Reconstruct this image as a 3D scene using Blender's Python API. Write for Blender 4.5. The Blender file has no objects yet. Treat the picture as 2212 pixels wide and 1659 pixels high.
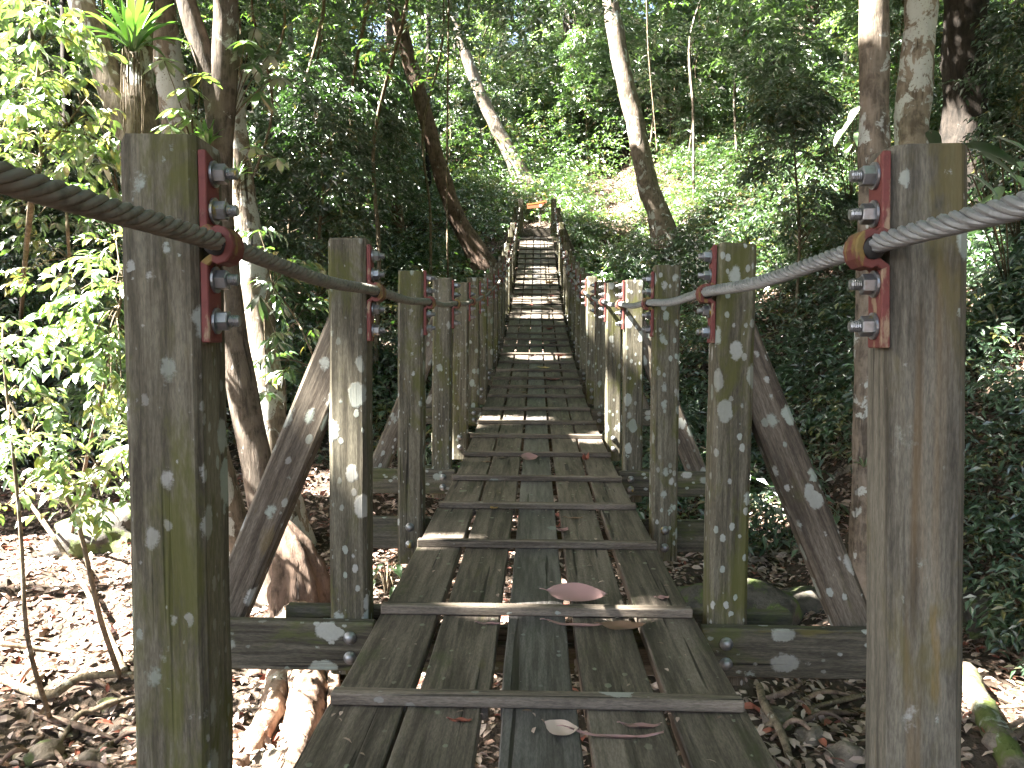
import bpy, bmesh, math, random
import numpy as np
from mathutils import Vector, Matrix, Euler

# ------------------------------------------------------------------ camera, world, sun, exposure
SC = bpy.context.scene
COL = SC.collection
FPX = 1800.0                       # focal length in pixels of a 2212 px wide picture
CAM = Vector((-0.012, 0.0, 1.0))
PITCH, YAW, ROLL = math.radians(-2.70), math.radians(1.62), math.radians(0.35)

cam_data = bpy.data.cameras.new('camera')
cam = bpy.data.objects.new('camera', cam_data)
COL.objects.link(cam)
cam_data.sensor_width = 36.0
cam_data.lens = FPX / 2212.0 * 36.0
cam_data.clip_start = 0.05
cam_data.clip_end = 600.0
cam.location = CAM
_R = Euler((0, 0, YAW), 'XYZ').to_matrix() @ Euler((math.pi/2 + PITCH, 0, 0), 'XYZ').to_matrix() @ Euler((0, 0, ROLL), 'XYZ').to_matrix()
cam.rotation_euler = _R.to_euler('XYZ')
SC.camera = cam

SUN = Vector((-0.60, -0.13, 0.79)).normalized()      # direction towards the sun
sun_data = bpy.data.lights.new('sun', 'SUN')
sun_data.energy = 5.0
sun_data.angle = math.radians(0.5)
sun_data.color = (1.0, 0.95, 0.86)
sun = bpy.data.objects.new('sun', sun_data)
COL.objects.link(sun)
sun.rotation_euler = SUN.to_track_quat('Z', 'Y').to_euler()
sun.location = (-20, 5, 30)

W = bpy.data.worlds.new('World')
SC.world = W
W.use_nodes = True
_nt = W.node_tree
_sky = _nt.nodes.new('ShaderNodeTexSky')
_sky.sky_type = 'NISHITA'
_sky.sun_disc = False
_sky.sun_elevation = math.asin(SUN.z)
_sky.sun_rotation = math.atan2(SUN.x, SUN.y)
_sky.air_density = 0.75
_sky.dust_density = 4.0
_sky.ozone_density = 0.2
_nt.nodes['Background'].inputs['Strength'].default_value = 0.05
_nt.links.new(_sky.outputs[0], _nt.nodes['Background'].inputs['Color'])

SC.view_settings.view_transform = 'Standard'
SC.view_settings.look = 'None'
SC.view_settings.gamma = 1.0
SC.view_settings.use_curve_mapping = False
SC.view_settings.exposure = 4.35
SC.render.engine = 'CYCLES'
SC.cycles.use_denoising = True
SC.cycles.max_bounces = 6
SC.cycles.diffuse_bounces = 2
SC.cycles.glossy_bounces = 2
SC.cycles.transmission_bounces = 3
SC.cycles.transparent_max_bounces = 4
SC.cycles.sample_clamp_indirect = 6.0
SC.cycles.caustics_reflective = False
SC.cycles.caustics_refractive = False

RNG = np.random.default_rng(11)
random.seed(11)

# ------------------------------------------------------------------ measuring helpers
def ray(px, py):
    """world direction through a point of the photograph (2212 x 1659 frame)"""
    return (_R @ Vector(((px-1106.0)/FPX, (829.5-py)/FPX, -1.0)))
def at(px, py, Y):
    d = ray(px, py)
    t = (Y - CAM.y) / d.y
    return CAM + d*t
def hit(px, py, f, t0=1.0, t1=90.0):
    d = ray(px, py)
    t = t0
    while t < t1:
        p = CAM + d*t
        if p.z <= f(p.x, p.y):
            break
        t += 0.03
    return CAM + d*t

# ------------------------------------------------------------------ node helpers
def new_mat(name):
    m = bpy.data.materials.new(name)
    m.use_nodes = True
    nt = m.node_tree
    for n in list(nt.nodes): nt.nodes.remove(n)
    out = nt.nodes.new('ShaderNodeOutputMaterial')
    return m, nt, out
class NB:
    def __init__(s, nt): s.nt = nt
    def n(s, t, **kw):
        nd = s.nt.nodes.new(t)
        for k, v in kw.items(): setattr(nd, k, v)
        return nd
    def link(s, a, b): s.nt.links.new(a, b)
    def setin(s, sock, v):
        if hasattr(v, 'is_linked') or isinstance(v, bpy.types.NodeSocket): s.link(v, sock)
        else: sock.default_value = v
    def math(s, op, a, b=0.0, c=None, clamp=False):
        nd = s.n('ShaderNodeMath', operation=op, use_clamp=clamp)
        s.setin(nd.inputs[0], a); s.setin(nd.inputs[1], b)
        if c is not None: s.setin(nd.inputs[2], c)
        return nd.outputs[0]
    def smooth(s, v, a, b):
        nd = s.n('ShaderNodeMapRange', interpolation_type='SMOOTHSTEP')
        s.setin(nd.inputs['Value'], v)
        s.setin(nd.inputs['From Min'], a); s.setin(nd.inputs['From Max'], b)
        return nd.outputs[0]
    def mix(s, f, a, b, blend='MIX'):
        nd = s.n('ShaderNodeMix', data_type='RGBA', blend_type=blend)
        s.setin(nd.inputs[0], f)
        s.setin(nd.inputs[6], a if not isinstance(a, tuple) else (*a, 1.0) if len(a) == 3 else a)
        s.setin(nd.inputs[7], b if not isinstance(b, tuple) else (*b, 1.0) if len(b) == 3 else b)
        return nd.outputs[2]
    def noise(s, co, scale, detail=4, rough=0.55, dist=0.0, out=0):
        nd = s.n('ShaderNodeTexNoise')
        s.link(co, nd.inputs['Vector'])
        nd.inputs['Scale'].default_value = scale
        nd.inputs['Detail'].default_value = detail
        nd.inputs['Roughness'].default_value = rough
        nd.inputs['Distortion'].default_value = dist
        return nd.outputs[out]
    def voro(s, co, scale, feature='F1', rnd=1.0):
        nd = s.n('ShaderNodeTexVoronoi', feature=feature)
        s.link(co, nd.inputs['Vector'])
        nd.inputs['Scale'].default_value = scale
        nd.inputs['Randomness'].default_value = rnd
        return nd
    def mapping(s, co, scale=(1, 1, 1), loc=(0, 0, 0)):
        nd = s.n('ShaderNodeMapping')
        s.link(co, nd.inputs['Vector'])
        nd.inputs['Scale'].default_value = scale
        nd.inputs['Location'].default_value = loc
        return nd.outputs[0]
    def vadd(s, a, b):
        nd = s.n('ShaderNodeVectorMath', operation='ADD')
        s.setin(nd.inputs[0], a); s.setin(nd.inputs[1], b)
        return nd.outputs[0]
    def vscale(s, a, k):
        nd = s.n('ShaderNodeVectorMath', operation='SCALE')
        s.setin(nd.inputs[0], a); s.setin(nd.inputs['Scale'], k)
        return nd.outputs[0]
    def ramp(s, f, stops):
        nd = s.n('ShaderNodeValToRGB')
        s.link(f, nd.inputs[0])
        el = nd.color_ramp.elements
        while len(el) < len(stops): el.new(0.5)
        for e, (p, c) in zip(el, stops):
            e.position = p; e.color = (*c, 1.0)
        return nd.outputs[0]
    def bump(s, h, strength=0.5, dist=0.01):
        nd = s.n('ShaderNodeBump')
        s.link(h, nd.inputs['Height'])
        nd.inputs['Strength'].default_value = strength
        nd.inputs['Distance'].default_value = dist
        return nd.outputs[0]
    def bsdf(s, out, color, rough=0.8, normal=None, spec=0.5, metallic=0.0):
        nd = s.n('ShaderNodeBsdfPrincipled')
        s.setin(nd.inputs['Base Color'], color if not isinstance(color, tuple) else (*color, 1.0))
        s.setin(nd.inputs['Roughness'], rough)
        nd.inputs['Specular IOR Level'].default_value = spec
        nd.inputs['Metallic'].default_value = metallic
        if normal is not None: s.link(normal, nd.inputs['Normal'])
        s.link(nd.outputs[0], out.inputs[0])
        return nd
    def objco(s, jitter=True):
        tc = s.n('ShaderNodeTexCoord')
        if not jitter: return tc.outputs['Object']
        oi = s.n('ShaderNodeObjectInfo')
        return s.vadd(tc.outputs['Object'], s.vscale((1.0, 0.71, 0.37), s.math('MULTIPLY', oi.outputs['Random'], 57.0)))

# lichen discs: voronoi cells whose radius is random, most cells empty
def lichen_mask(b, co, scale, thresh, squash=(1, 1, 0.75), seed=0.0, rmax=0.42):
    warp = b.vscale(b.noise(co, scale*2.6, 5, 0.7, out=1), 0.42/scale)
    c2 = b.mapping(b.vadd(co, warp), tuple(squash), (seed, seed*1.7, seed*0.3))
    v = b.voro(c2, scale, rnd=0.9)
    sep = b.n('ShaderNodeSeparateColor')
    b.link(v.outputs['Color'], sep.inputs[0])
    on = b.math('GREATER_THAN', sep.outputs[0], thresh)
    rad = b.math('MULTIPLY_ADD', b.math('POWER', sep.outputs[1], 1.6), rmax*0.85, rmax*0.25)
    d = b.math('SUBTRACT', rad, v.outputs['Distance'])
    d = b.math('ADD', d, b.math('MULTIPLY_ADD', b.noise(co, 120, 3, 0.7), 0.09, -0.045))
    m = b.smooth(d, -0.02, 0.07)
    return b.math('MULTIPLY', m, on), sep.outputs[2], d

def wood_mat(name, dark, light, moss, moss_amt, lichen_th, lichen_col=(0.43, 0.43, 0.40), axis='Z', rough=0.85,
             big=11.0, small=30.0, small_th=0.72, stains=0.55, tint=None):
    m, nt, out = new_mat(name)
    b = NB(nt)
    co = b.objco()
    st = {'Z': (1, 1, 0.055), 'X': (0.055, 1, 1), 'Y': (1, 0.055, 1)}[axis]
    g = b.mapping(co, st)
    grain = b.noise(g, 55, 5, 0.65, 0.3)
    streak = b.noise(g, 13, 3, 0.6, 0.6)
    fine = b.noise(b.mapping(co, tuple(0.18 if x < 1 else 1 for x in st)), 240, 3, 0.7)
    base = b.mix(b.smooth(grain, 0.34, 0.68), dark, light)
    base = b.mix(b.math('MULTIPLY', b.smooth(streak, 0.48, 0.72), 0.75), base, tuple(x*1.35+0.012 for x in light))
    base = b.mix(b.math('MULTIPLY', b.smooth(streak, 0.46, 0.30), stains), base, tuple(x*0.45 for x in dark))
    base = b.mix(1.0, base, b.mix(b.smooth(fine, 0.32, 0.68), (0.74, 0.74, 0.74), (1.22, 1.22, 1.22)), 'MULTIPLY')
    # dark checks (cracks) along the grain
    crack = b.smooth(b.noise(b.mapping(co, tuple(0.35*x if x < 1 else x for x in st)), 34, 2, 0.5, 0.2), 0.335, 0.295)
    base = b.mix(b.math('MULTIPLY', crack, 0.85), base, (0.006, 0.005, 0.004))
    # moss and algae
    mo = b.noise(b.mapping(co, tuple(0.35 if x < 1 else 1 for x in st), (3, 1, 7)), 7.5, 5, 0.68, 0.5)
    mm = b.math('MULTIPLY', b.smooth(mo, 0.62-0.22*moss_amt, 0.80-0.22*moss_amt), min(1.0, 0.45+0.5*moss_amt))
    base = b.mix(mm, base, moss)
    yel = b.smooth(b.noise(b.mapping(co, tuple(0.2 if x < 1 else 1 for x in st), (9, 4, 1)), 12, 4, 0.6), 0.64, 0.72)
    base = b.mix(b.math('MULTIPLY', yel, 0.45*min(1, moss_amt+0.3)), base, (moss[0]*1.9, moss[1]*1.35, moss[2]*0.6))
    if tint is not None:
        tn = b.noise(b.mapping(co, tuple(0.5*x if x < 1 else x for x in st), (2, 6, 3)), 11, 4, 0.62, 0.5)
        base = b.mix(b.math('MULTIPLY', b.smooth(tn, 0.54, 0.66), 0.45), base, tuple(tint))
        base = b.mix(b.math('MULTIPLY', b.smooth(tn, 0.40, 0.33), 0.4), base, (0.030, 0.034, 0.022))
    # lichens of two sizes, gathered in colonies
    sq = {'Z': (1, 1, 0.66), 'X': (0.66, 1, 1), 'Y': (1, 0.66, 1)}[axis]
    col = b.smooth(b.noise(b.mapping(co, (1, 1, 1), (5, 5, 5)), 2.6, 2, 0.5), 0.36, 0.56)
    m1, r1, d1 = lichen_mask(b, co, big, lichen_th, sq, 1.3)
    m2, r2, d2 = lichen_mask(b, co, small, small_th, sq, 6.1, 0.36)
    m1 = b.math('MULTIPLY', m1, b.math('MULTIPLY_ADD', col, 0.4, 0.6))
    m2 = b.math('MULTIPLY', m2, b.math('MULTIPLY_ADD', col, 0.6, 0.35))
    lm = b.math('MAXIMUM', m1, m2)
    lc = b.mix(r1, tuple(lichen_col), (lichen_col[0]*0.72, lichen_col[1]*0.86, lichen_col[2]*0.78))
    lc = b.mix(b.math('MULTIPLY', b.noise(co, 90, 3), 0.55), lc, tuple(x*0.5 for x in lichen_col))
    base = b.mix(b.math('MULTIPLY', lm, 0.86), base, lc)
    h = b.math('ADD', b.math('MULTIPLY', grain, 0.5), b.math('MULTIPLY', crack, -1.2))
    h = b.math('ADD', h, b.math('MULTIPLY', lm, 0.35))
    b.bsdf(out, base, rough, b.bump(h, 0.55, 0.006), spec=0.35)
    return m

def metal_mat(name, col, rough=0.45, metallic=0.85, dirt=(0.06, 0.05, 0.04), dirt_amt=0.5, paint=None, paint_th=0.5):
    m, nt, out = new_mat(name)
    b = NB(nt)
    co = b.objco()
    n1 = b.noise(co, 38, 4, 0.6)
    base = b.mix(b.math('MULTIPLY', b.smooth(n1, 0.45, 0.75), dirt_amt), col, dirt)
    if paint is not None:
        n2 = b.noise(b.mapping(co, (1, 1, 0.35), (2, 7, 3)), 26, 5, 0.62)
        base = b.mix(b.smooth(n2, paint_th-0.05, paint_th+0.04), base, paint)
    b.bsdf(out, base, rough, b.bump(n1, 0.25, 0.002), metallic=metallic)
    return m

def bark_mat(name, dark, light, lichen, lichen_th=0.5, scale=1.0, moss=None, furrow=0.5, rough=0.9):
    m, nt, out = new_mat(name)
    b = NB(nt)
    co = b.objco()
    f = b.noise(b.mapping(co, (1, 1, 0.22)), 22*scale, 6, 0.68, 0.4)
    n2 = b.noise(co, 6*scale, 5, 0.65, 0.3)
    base = b.mix(b.smooth(f, 0.36, 0.66), dark, light)
    base = b.mix(b.math('MULTIPLY', b.smooth(n2, 0.4, 0.6), 0.5), base, tuple(x*1.5 for x in light))
    # lichen blotches with ragged outlines
    l1 = b.noise(b.mapping(co, (1, 1, 0.8), (3, 3, 3)), 4.2*scale, 7, 0.62, 0.6)
    lm = b.smooth(l1, lichen_th, lichen_th+0.035)
    lm = b.math('MULTIPLY', lm, b.smooth(b.noise(co, 45*scale, 3, 0.6), 0.30, 0.42))
    base = b.mix(b.math('MULTIPLY', lm, 0.9), base, lichen)
    crack = b.smooth(b.noise(b.mapping(co, (1, 1, 0.12), (8, 1, 2)), 9*scale, 4, 0.6, 0.5), 0.36, 0.31)
    base = b.mix(b.math('MULTIPLY', crack, furrow), base, tuple(x*0.25 for x in dark))
    if moss is not None:
        ms = b.smooth(b.noise(b.mapping(co, (1, 1, 0.7), (1, 9, 4)), 3.1*scale, 6, 0.66), 0.5, 0.62)
        base = b.mix(b.math('MULTIPLY', ms, 0.8), base, moss)
    h = b.math('ADD', f, b.math('MULTIPLY', crack, -1.5*furrow))
    b.bsdf(out, base, rough, b.bump(h, 0.8, 0.02), spec=0.3)
    return m

def leaf_mat(name, dark, light, trans, t_amt=0.38, gloss=0.16, grough=0.32, yellow=None):
    m, nt, out = new_mat(name)
    b = NB(nt)
    a = b.n('ShaderNodeAttribute', attribute_name='tone')
    t = a.outputs['Fac']
    c = b.mix(t, dark, light)
    tc = b.mix(t, tuple(x*0.6 for x in trans), trans)
    if yellow is not None:
        y = b.math('GREATER_THAN', t, 0.955)
        c = b.mix(y, c, yellow); tc = b.mix(y, tc, tuple(x*1.2 for x in yellow))
    d = b.n('ShaderNodeBsdfDiffuse'); b.link(c, d.inputs[0])
    tr = b.n('ShaderNodeBsdfTranslucent'); b.link(tc, tr.inputs[0])
    mx = b.n('ShaderNodeMixShader'); mx.inputs[0].default_value = t_amt
    b.link(d.outputs[0], mx.inputs[1]); b.link(tr.outputs[0], mx.inputs[2])
    gl = b.n('ShaderNodeBsdfGlossy'); gl.inputs['Roughness'].default_value = grough
    gl.inputs['Color'].default_value = (1, 1, 1, 1)
    fr = b.n('ShaderNodeLayerWeight'); fr.inputs['Blend'].default_value = 0.28
    fac = b.math('MULTIPLY_ADD', fr.outputs['Facing'], gloss*2.0, gloss*0.38, clamp=True)
    m2 = b.n('ShaderNodeMixShader'); b.link(fac, m2.inputs[0])
    b.link(mx.outputs[0], m2.inputs[1]); b.link(gl.outputs[0], m2.inputs[2])
    b.link(m2.outputs[0], out.inputs[0])
    return m

# ------------------------------------------------------------------ object helpers
def tag(o, label=None, cat=None, group=None, kind=None):
    if label: o['label'] = label
    if cat: o['category'] = cat
    if group: o['group'] = group
    if kind: o['kind'] = kind
    return o
def empty(name, loc=(0, 0, 0), rot=(0, 0, 0)):
    o = bpy.data.objects.new(name, None)
    o.empty_display_size = 0.2
    COL.objects.link(o)
    o.location = loc; o.rotation_euler = rot
    return o
def link_mesh(name, me, mats, parent=None, loc=None):
    o = bpy.data.objects.new(name, me)
    COL.objects.link(o)
    for mt in (mats if isinstance(mats, (list, tuple)) else [mats]):
        if mt.name not in me.materials: me.materials.append(mt)
    if parent is not None: o.parent = parent
    if loc is not None: o.location = loc
    return o
def mesh_np(name, V, T, smooth=True, tone=None, matidx=None):
    """mesh from arrays: V (n,3), T (m,3) triangles or (m,4) quads"""
    me = bpy.data.meshes.new(name)
    V = np.ascontiguousarray(V, dtype=np.float32); T = np.ascontiguousarray(T, dtype=np.int32)
    k = T.shape[1]
    me.vertices.add(len(V)); me.vertices.foreach_set('co', V.ravel())
    me.loops.add(T.size); me.loops.foreach_set('vertex_index', T.ravel())
    me.polygons.add(len(T))
    me.polygons.foreach_set('loop_start', np.arange(0, T.size, k, dtype=np.int32))
    if matidx is not None: me.polygons.foreach_set('material_index', np.asarray(matidx, dtype=np.int32))
    me.polygons.foreach_set('use_smooth', np.full(len(T), smooth, dtype=bool))
    if tone is not None:
        at_ = me.attributes.new('tone', 'FLOAT', 'POINT')
        at_.data.foreach_set('value', np.asarray(tone, dtype=np.float32))
    me.update(calc_edges=True)
    me.validate()
    return me
def bm_mesh(name, bm, smooth=False):
    me = bpy.data.meshes.new(name)
    bm.normal_update()
    bm.to_mesh(me); bm.free()
    if smooth:
        for p in me.polygons: p.use_smooth = True
    return me
def add_box(bm, cx, cy, cz, sx, sy, sz, bev=0.0, rot=None, seg=1):
    r = bmesh.ops.create_cube(bm, size=1.0)
    vs = r['verts']
    bmesh.ops.scale(bm, vec=(sx, sy, sz), verts=vs)
    if bev > 0:
        es = list({e for v in vs for e in v.link_edges})
        rb = bmesh.ops.bevel(bm, geom=es, offset=bev, segments=seg, affect='EDGES', profile=0.5)
        vs = list({v for f in rb['faces'] for v in f.verts} | {v for v in vs if v.is_valid})
        # every vertex of this island
        seen = set(vs); st = list(vs)
        while st:
            v = st.pop()
            for e in v.link_edges:
                w = e.other_vert(v)
                if w not in seen: seen.add(w); st.append(w)
        vs = list(seen)
    if rot is not None: bmesh.ops.rotate(bm, cent=(0, 0, 0), matrix=rot, verts=vs)
    bmesh.ops.translate(bm, vec=(cx, cy, cz), verts=vs)
    return vs

class Geo:
    """collects triangles/quads (as triangles) in numpy"""
    def __init__(s): s.V = []; s.T = []; s.M = []; s.tone = []; s.n = 0
    def add(s, V, T, mi=0, tone=0.5):
        V = np.asarray(V, float); T = np.asarray(T, int)
        if T.shape[1] == 4: T = np.concatenate([T[:, [0, 1, 2]], T[:, [0, 2, 3]]])
        s.V.append(V); s.T.append(T + s.n); s.M.append(np.full(len(T), mi))
        s.tone.append(np.broadcast_to(np.asarray(tone, float), (len(V),)).copy())
        s.n += len(V)
    def mesh(s, name, smooth=True):
        return mesh_np(name, np.concatenate(s.V), np.concatenate(s.T), smooth, np.concatenate(s.tone), np.concatenate(s.M))

def tube(pts, rad, sides=8, wob=0.0, wscale=3.0, seed=0, cap=True, lobes=None):
    """swept tube; returns V, quads"""
    P = np.asarray(pts, float); n = len(P)
    R = np.broadcast_to(np.asarray(rad, float), (n,))
    Tn = np.gradient(P, axis=0); Tn /= np.linalg.norm(Tn, axis=1)[:, None]
    ref = np.array([0.0, 1.0, 0.0]) if abs(Tn[0][2]) > 0.7 else np.array([0.0, 0.0, 1.0])
    U = np.zeros_like(P); u = np.cross(ref, Tn[0]); u /= np.linalg.norm(u)
    for i in range(n):
        u = u - Tn[i]*np.dot(u, Tn[i]); u /= np.linalg.norm(u); U[i] = u
    Vv = np.cross(Tn, U)
    a = np.linspace(0, 2*np.pi, sides, endpoint=False)
    rr = np.ones((n, sides))
    if wob > 0:
        r = np.random.default_rng(seed)
        L = np.concatenate([[0], np.cumsum(np.linalg.norm(np.diff(P, axis=0), axis=1))])
        for k in range(5):
            m = r.integers(1, 6); ph = r.uniform(0, 6.28); fr = r.uniform(0.6, 2.4)*wscale
            rr += wob*0.5*np.sin(m*a[None, :] + ph + 0.9*np.sin(fr*L*0.3)[:, None])*np.sin(fr*L[:, None] + k*1.7 + a[None, :])
        rr += wob*0.35*r.normal(size=(n, sides))
    if lobes is not None: rr *= lobes
    V = P[:, None, :] + (np.cos(a)[None, :, None]*U[:, None, :] + np.sin(a)[None, :, None]*Vv[:, None, :])*(R[:, None]*rr)[:, :, None]
    V = V.reshape(-1, 3)
    i = np.arange(n-1)[:, None]*sides; j = np.arange(sides)[None, :]; j2 = (j+1) % sides
    Q = np.stack([i+j, i+j2, i+sides+j2, i+sides+j], -1).reshape(-1, 4)
    if cap:
        V = np.concatenate([V, P[:1], P[-1:]])
        c0, c1 = len(V)-2, len(V)-1
        k = np.arange(sides); k2 = (k+1) % sides
        Q = np.concatenate([Q, np.stack([k2, k, np.full(sides, c0), np.full(sides, c0)], -1),
                            np.stack([(n-1)*sides+k, (n-1)*sides+k2, np.full(sides, c1), np.full(sides, c1)], -1)])
    return V, Q
def quads_to_tris(Q):
    T = np.concatenate([Q[:, [0, 1, 2]], Q[:, [0, 2, 3]]])
    return T[(T[:, 0] != T[:, 1]) & (T[:, 1] != T[:, 2]) & (T[:, 0] != T[:, 2])]
def spline(ctrl, n):
    """smooth curve through control points"""
    C = np.asarray(ctrl, float)
    if len(C) == 2: return C[0] + (C[1]-C[0])*np.linspace(0, 1, n)[:, None]
    P = np.concatenate([[2*C[0]-C[1]], C, [2*C[-1]-C[-2]]])
    out = []
    m = len(C)-1
    for k in range(n):
        t = k/(n-1)*m; i = min(int(t), m-1); u = t-i
        p0, p1, p2, p3 = P[i], P[i+1], P[i+2], P[i+3]
        out.append(0.5*((2*p1)+(-p0+p2)*u+(2*p0-5*p1+4*p2-p3)*u*u+(-p0+3*p1-3*p2+p3)*u**3))
    return np.array(out)
def sstep(x, a, b):
    t = np.clip((np.asarray(x, float)-a)/(b-a), 0, 1)
    return t*t*(3-2*t)
# ------------------------------------------------------------------ shapes of the place
def deck_z(Y):
    return 0.00632*(Y-1.8)**2 + 0.0055
# smooth value noise for the ground
_gx = np.random.default_rng(5).normal(size=(8, 4))
def vnoise(x, y, s, k=0):
    r = np.random.default_rng(100+k)
    v = 0
    for i in range(6):
        a = r.uniform(0, 6.28); f = s*r.uniform(0.6, 1.7); ph = r.uniform(0, 6.28)
        v = v + np.sin((x*np.cos(a)+y*np.sin(a))*f + ph + 0.8*np.sin((x*np.sin(a)-y*np.cos(a))*f*0.7+ph*2))
    return v/6.0*1.6
def ground_z(x, y):
    x = np.asarray(x, float); y = np.asarray(y, float)
    yc = np.clip(y, 1.8, 29.2)
    h = deck_z(yc) - 0.22 - 1.45*(1-sstep(y, 13, 28.5))
    up = np.clip(y-29.5, 0, 60)
    h = h + up*0.42 + 0.28*sstep(y, 29.4, 29.8)
    h = h - 0.02*np.clip(y-75, 0, 200)
    # right bank, close to the bridge further on
    xb = 2.9 + np.clip(9.5-y, 0, 9)*0.42
    r = np.clip(x-xb, 0, 40)
    k = np.where(r < 9, r*0.80, 7.2+(r-9)*0.45)
    h = h + k*sstep(r, -0.2, 1.2)*(0.6+0.4*sstep(y, 40, 15))
    # left bank, far off and lower
    l = np.clip(-7.5-x, 0, 60)
    h = h + l*0.16
    away = sstep(np.abs(x), 0.9, 2.2)
    amp = 0.10 + 0.22*away
    h = h + amp*vnoise(x, y, 1.1, 1) + 0.5*amp*vnoise(x, y, 2.9, 2) + 0.7*sstep(np.abs(x), 3, 9)*vnoise(x, y, 0.35, 3)
    return h
def gz(x, y): return float(ground_z(x, y))
def ghit(px, py): return hit(px, py, gz)

# ------------------------------------------------------------------ materials of the bridge
M = {}
M['post'] = wood_mat('post_wood', (0.058, 0.050, 0.034), (0.150, 0.136, 0.098), (0.078, 0.080, 0.018), 0.72, 0.16, big=13.0, small=34, small_th=0.25)
M['post_clean'] = wood_mat('post_wood_paler', (0.056, 0.050, 0.038), (0.150, 0.138, 0.108), (0.11, 0.095, 0.035), 0.60, 0.55, big=10.0, small=28, small_th=0.6, stains=0.5, tint=(0.185, 0.120, 0.055))
M['beam'] = wood_mat('beam_wood', (0.040, 0.036, 0.026), (0.105, 0.095, 0.070), (0.070, 0.082, 0.022), 0.6, 0.42, axis='X', big=11.0, small=30, small_th=0.6)
M['brace'] = wood_mat('brace_wood', (0.055, 0.042, 0.030), (0.140, 0.118, 0.090), (0.07, 0.07, 0.02), 0.3, 0.05, big=12, small=28, small_th=0.15)
M['cleat'] = wood_mat('cleat_wood', (0.075, 0.060, 0.046), (0.180, 0.150, 0.120), (0.07, 0.08, 0.03), 0.25, 0.93, axis='X', big=10, small=35, small_th=0.92, stains=0.3)
M['plank'] = wood_mat('plank_wood', (0.054, 0.045, 0.036), (0.150, 0.125, 0.101), (0.052, 0.068, 0.022), 0.32, 0.97, axis='Y', rough=0.62, big=14, small=34, small_th=0.80, lichen_col=(0.30, 0.31, 0.24))
M['plank_mid'] = wood_mat('plank_wood_slate', (0.046, 0.042, 0.041), (0.125, 0.117, 0.112), (0.045, 0.052, 0.026), 0.2, 0.98, axis='Y', rough=0.5, big=14, small=34, small_th=0.86, lichen_col=(0.24, 0.26, 0.26))
M['rope'] = metal_mat('galvanised_rope', (0.30, 0.31, 0.32), 0.55, 0.55, (0.10, 0.10, 0.10), 0.6)
M['rope_dirty'] = metal_mat('grimy_rope', (0.20, 0.19, 0.165), 0.75, 0.15, (0.05, 0.055, 0.04), 0.7)  # left rope: darker and duller than the right one
M['nut'] = metal_mat('galvanised_nut', (0.27, 0.28, 0.29), 0.42, 0.8, (0.12, 0.11, 0.08), 0.6, (0.38, 0.30, 0.05), 0.66)
M['bracket'] = metal_mat('bracket_paint', (0.15, 0.038, 0.032), 0.75, 0.0, (0.09, 0.022, 0.018), 0.7, (0.27, 0.19, 0.12), 0.60)
M['clamp'] = metal_mat('clamp_paint', (0.19, 0.13, 0.035), 0.75, 0.0, (0.06, 0.035, 0.025), 0.8, (0.13, 0.035, 0.028), 0.46)
M['tape'] = metal_mat('rubber_tape', (0.012, 0.012, 0.012), 0.75, 0.0, (0.03, 0.028, 0.025), 0.5)

# ------------------------------------------------------------------ the suspension bridge
bridge = empty('suspension_bridge', (0, 28.2, deck_z(28.2)))
tag(bridge, 'weathered wooden suspension footbridge with lichen-spotted posts and steel rope handrails', 'bridge')
BL = Vector((0, 28.2, deck_z(28.2)))
def bpart(name, me, mats, loc, rot=(0, 0, 0), parent=None):
    o = link_mesh(name, me, mats)
    if parent is None:
        o.parent = bridge; o.location = Vector(loc) - BL
    else:
        o.parent = parent; o.location = loc
    o.rotation_euler = rot
    return o

PW = 0.138          # post width
def post_mesh(name, w, top, bottom, ch=0.014, seed=0):
    """square post with chamfered edges and a slightly worn top; origin at deck level"""
    r = random.Random(seed)
    a = w/2; c = ch
    ring = [(-a+c, -a), (a-c, -a), (a, -a+c), (a, a-c), (a-c, a), (-a+c, a), (-a, a-c), (-a, -a+c)]
    zs = [-bottom, -bottom*0.4, 0.0] + [top*i/10 for i in range(1, 10)] + [top-0.012, top]
    bm = bmesh.new(); rows = []
    for i, z in enumerate(zs):
        row = []
        k = 0.955 if i == len(zs)-1 else 1.0
        dx, dy = r.uniform(-.0012, .0012), r.uniform(-.0012, .0012)
        for x, y in ring:
            zz = z + (r.uniform(-.004, .004) if i >= len(zs)-2 else 0)
            row.append(bm.verts.new((x*k+dx+r.uniform(-.0006, .0006), y*k+dy+r.uniform(-.0006, .0006), zz)))
        rows.append(row)
    for i in range(len(rows)-1):
        for j in range(8):
            bm.faces.new((rows[i][j], rows[i][(j+1) % 8], rows[i+1][(j+1) % 8], rows[i+1][j]))
    bm.faces.new(list(reversed(rows[0]))); bm.faces.new(rows[-1])
    return bm_mesh(name, bm)

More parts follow.
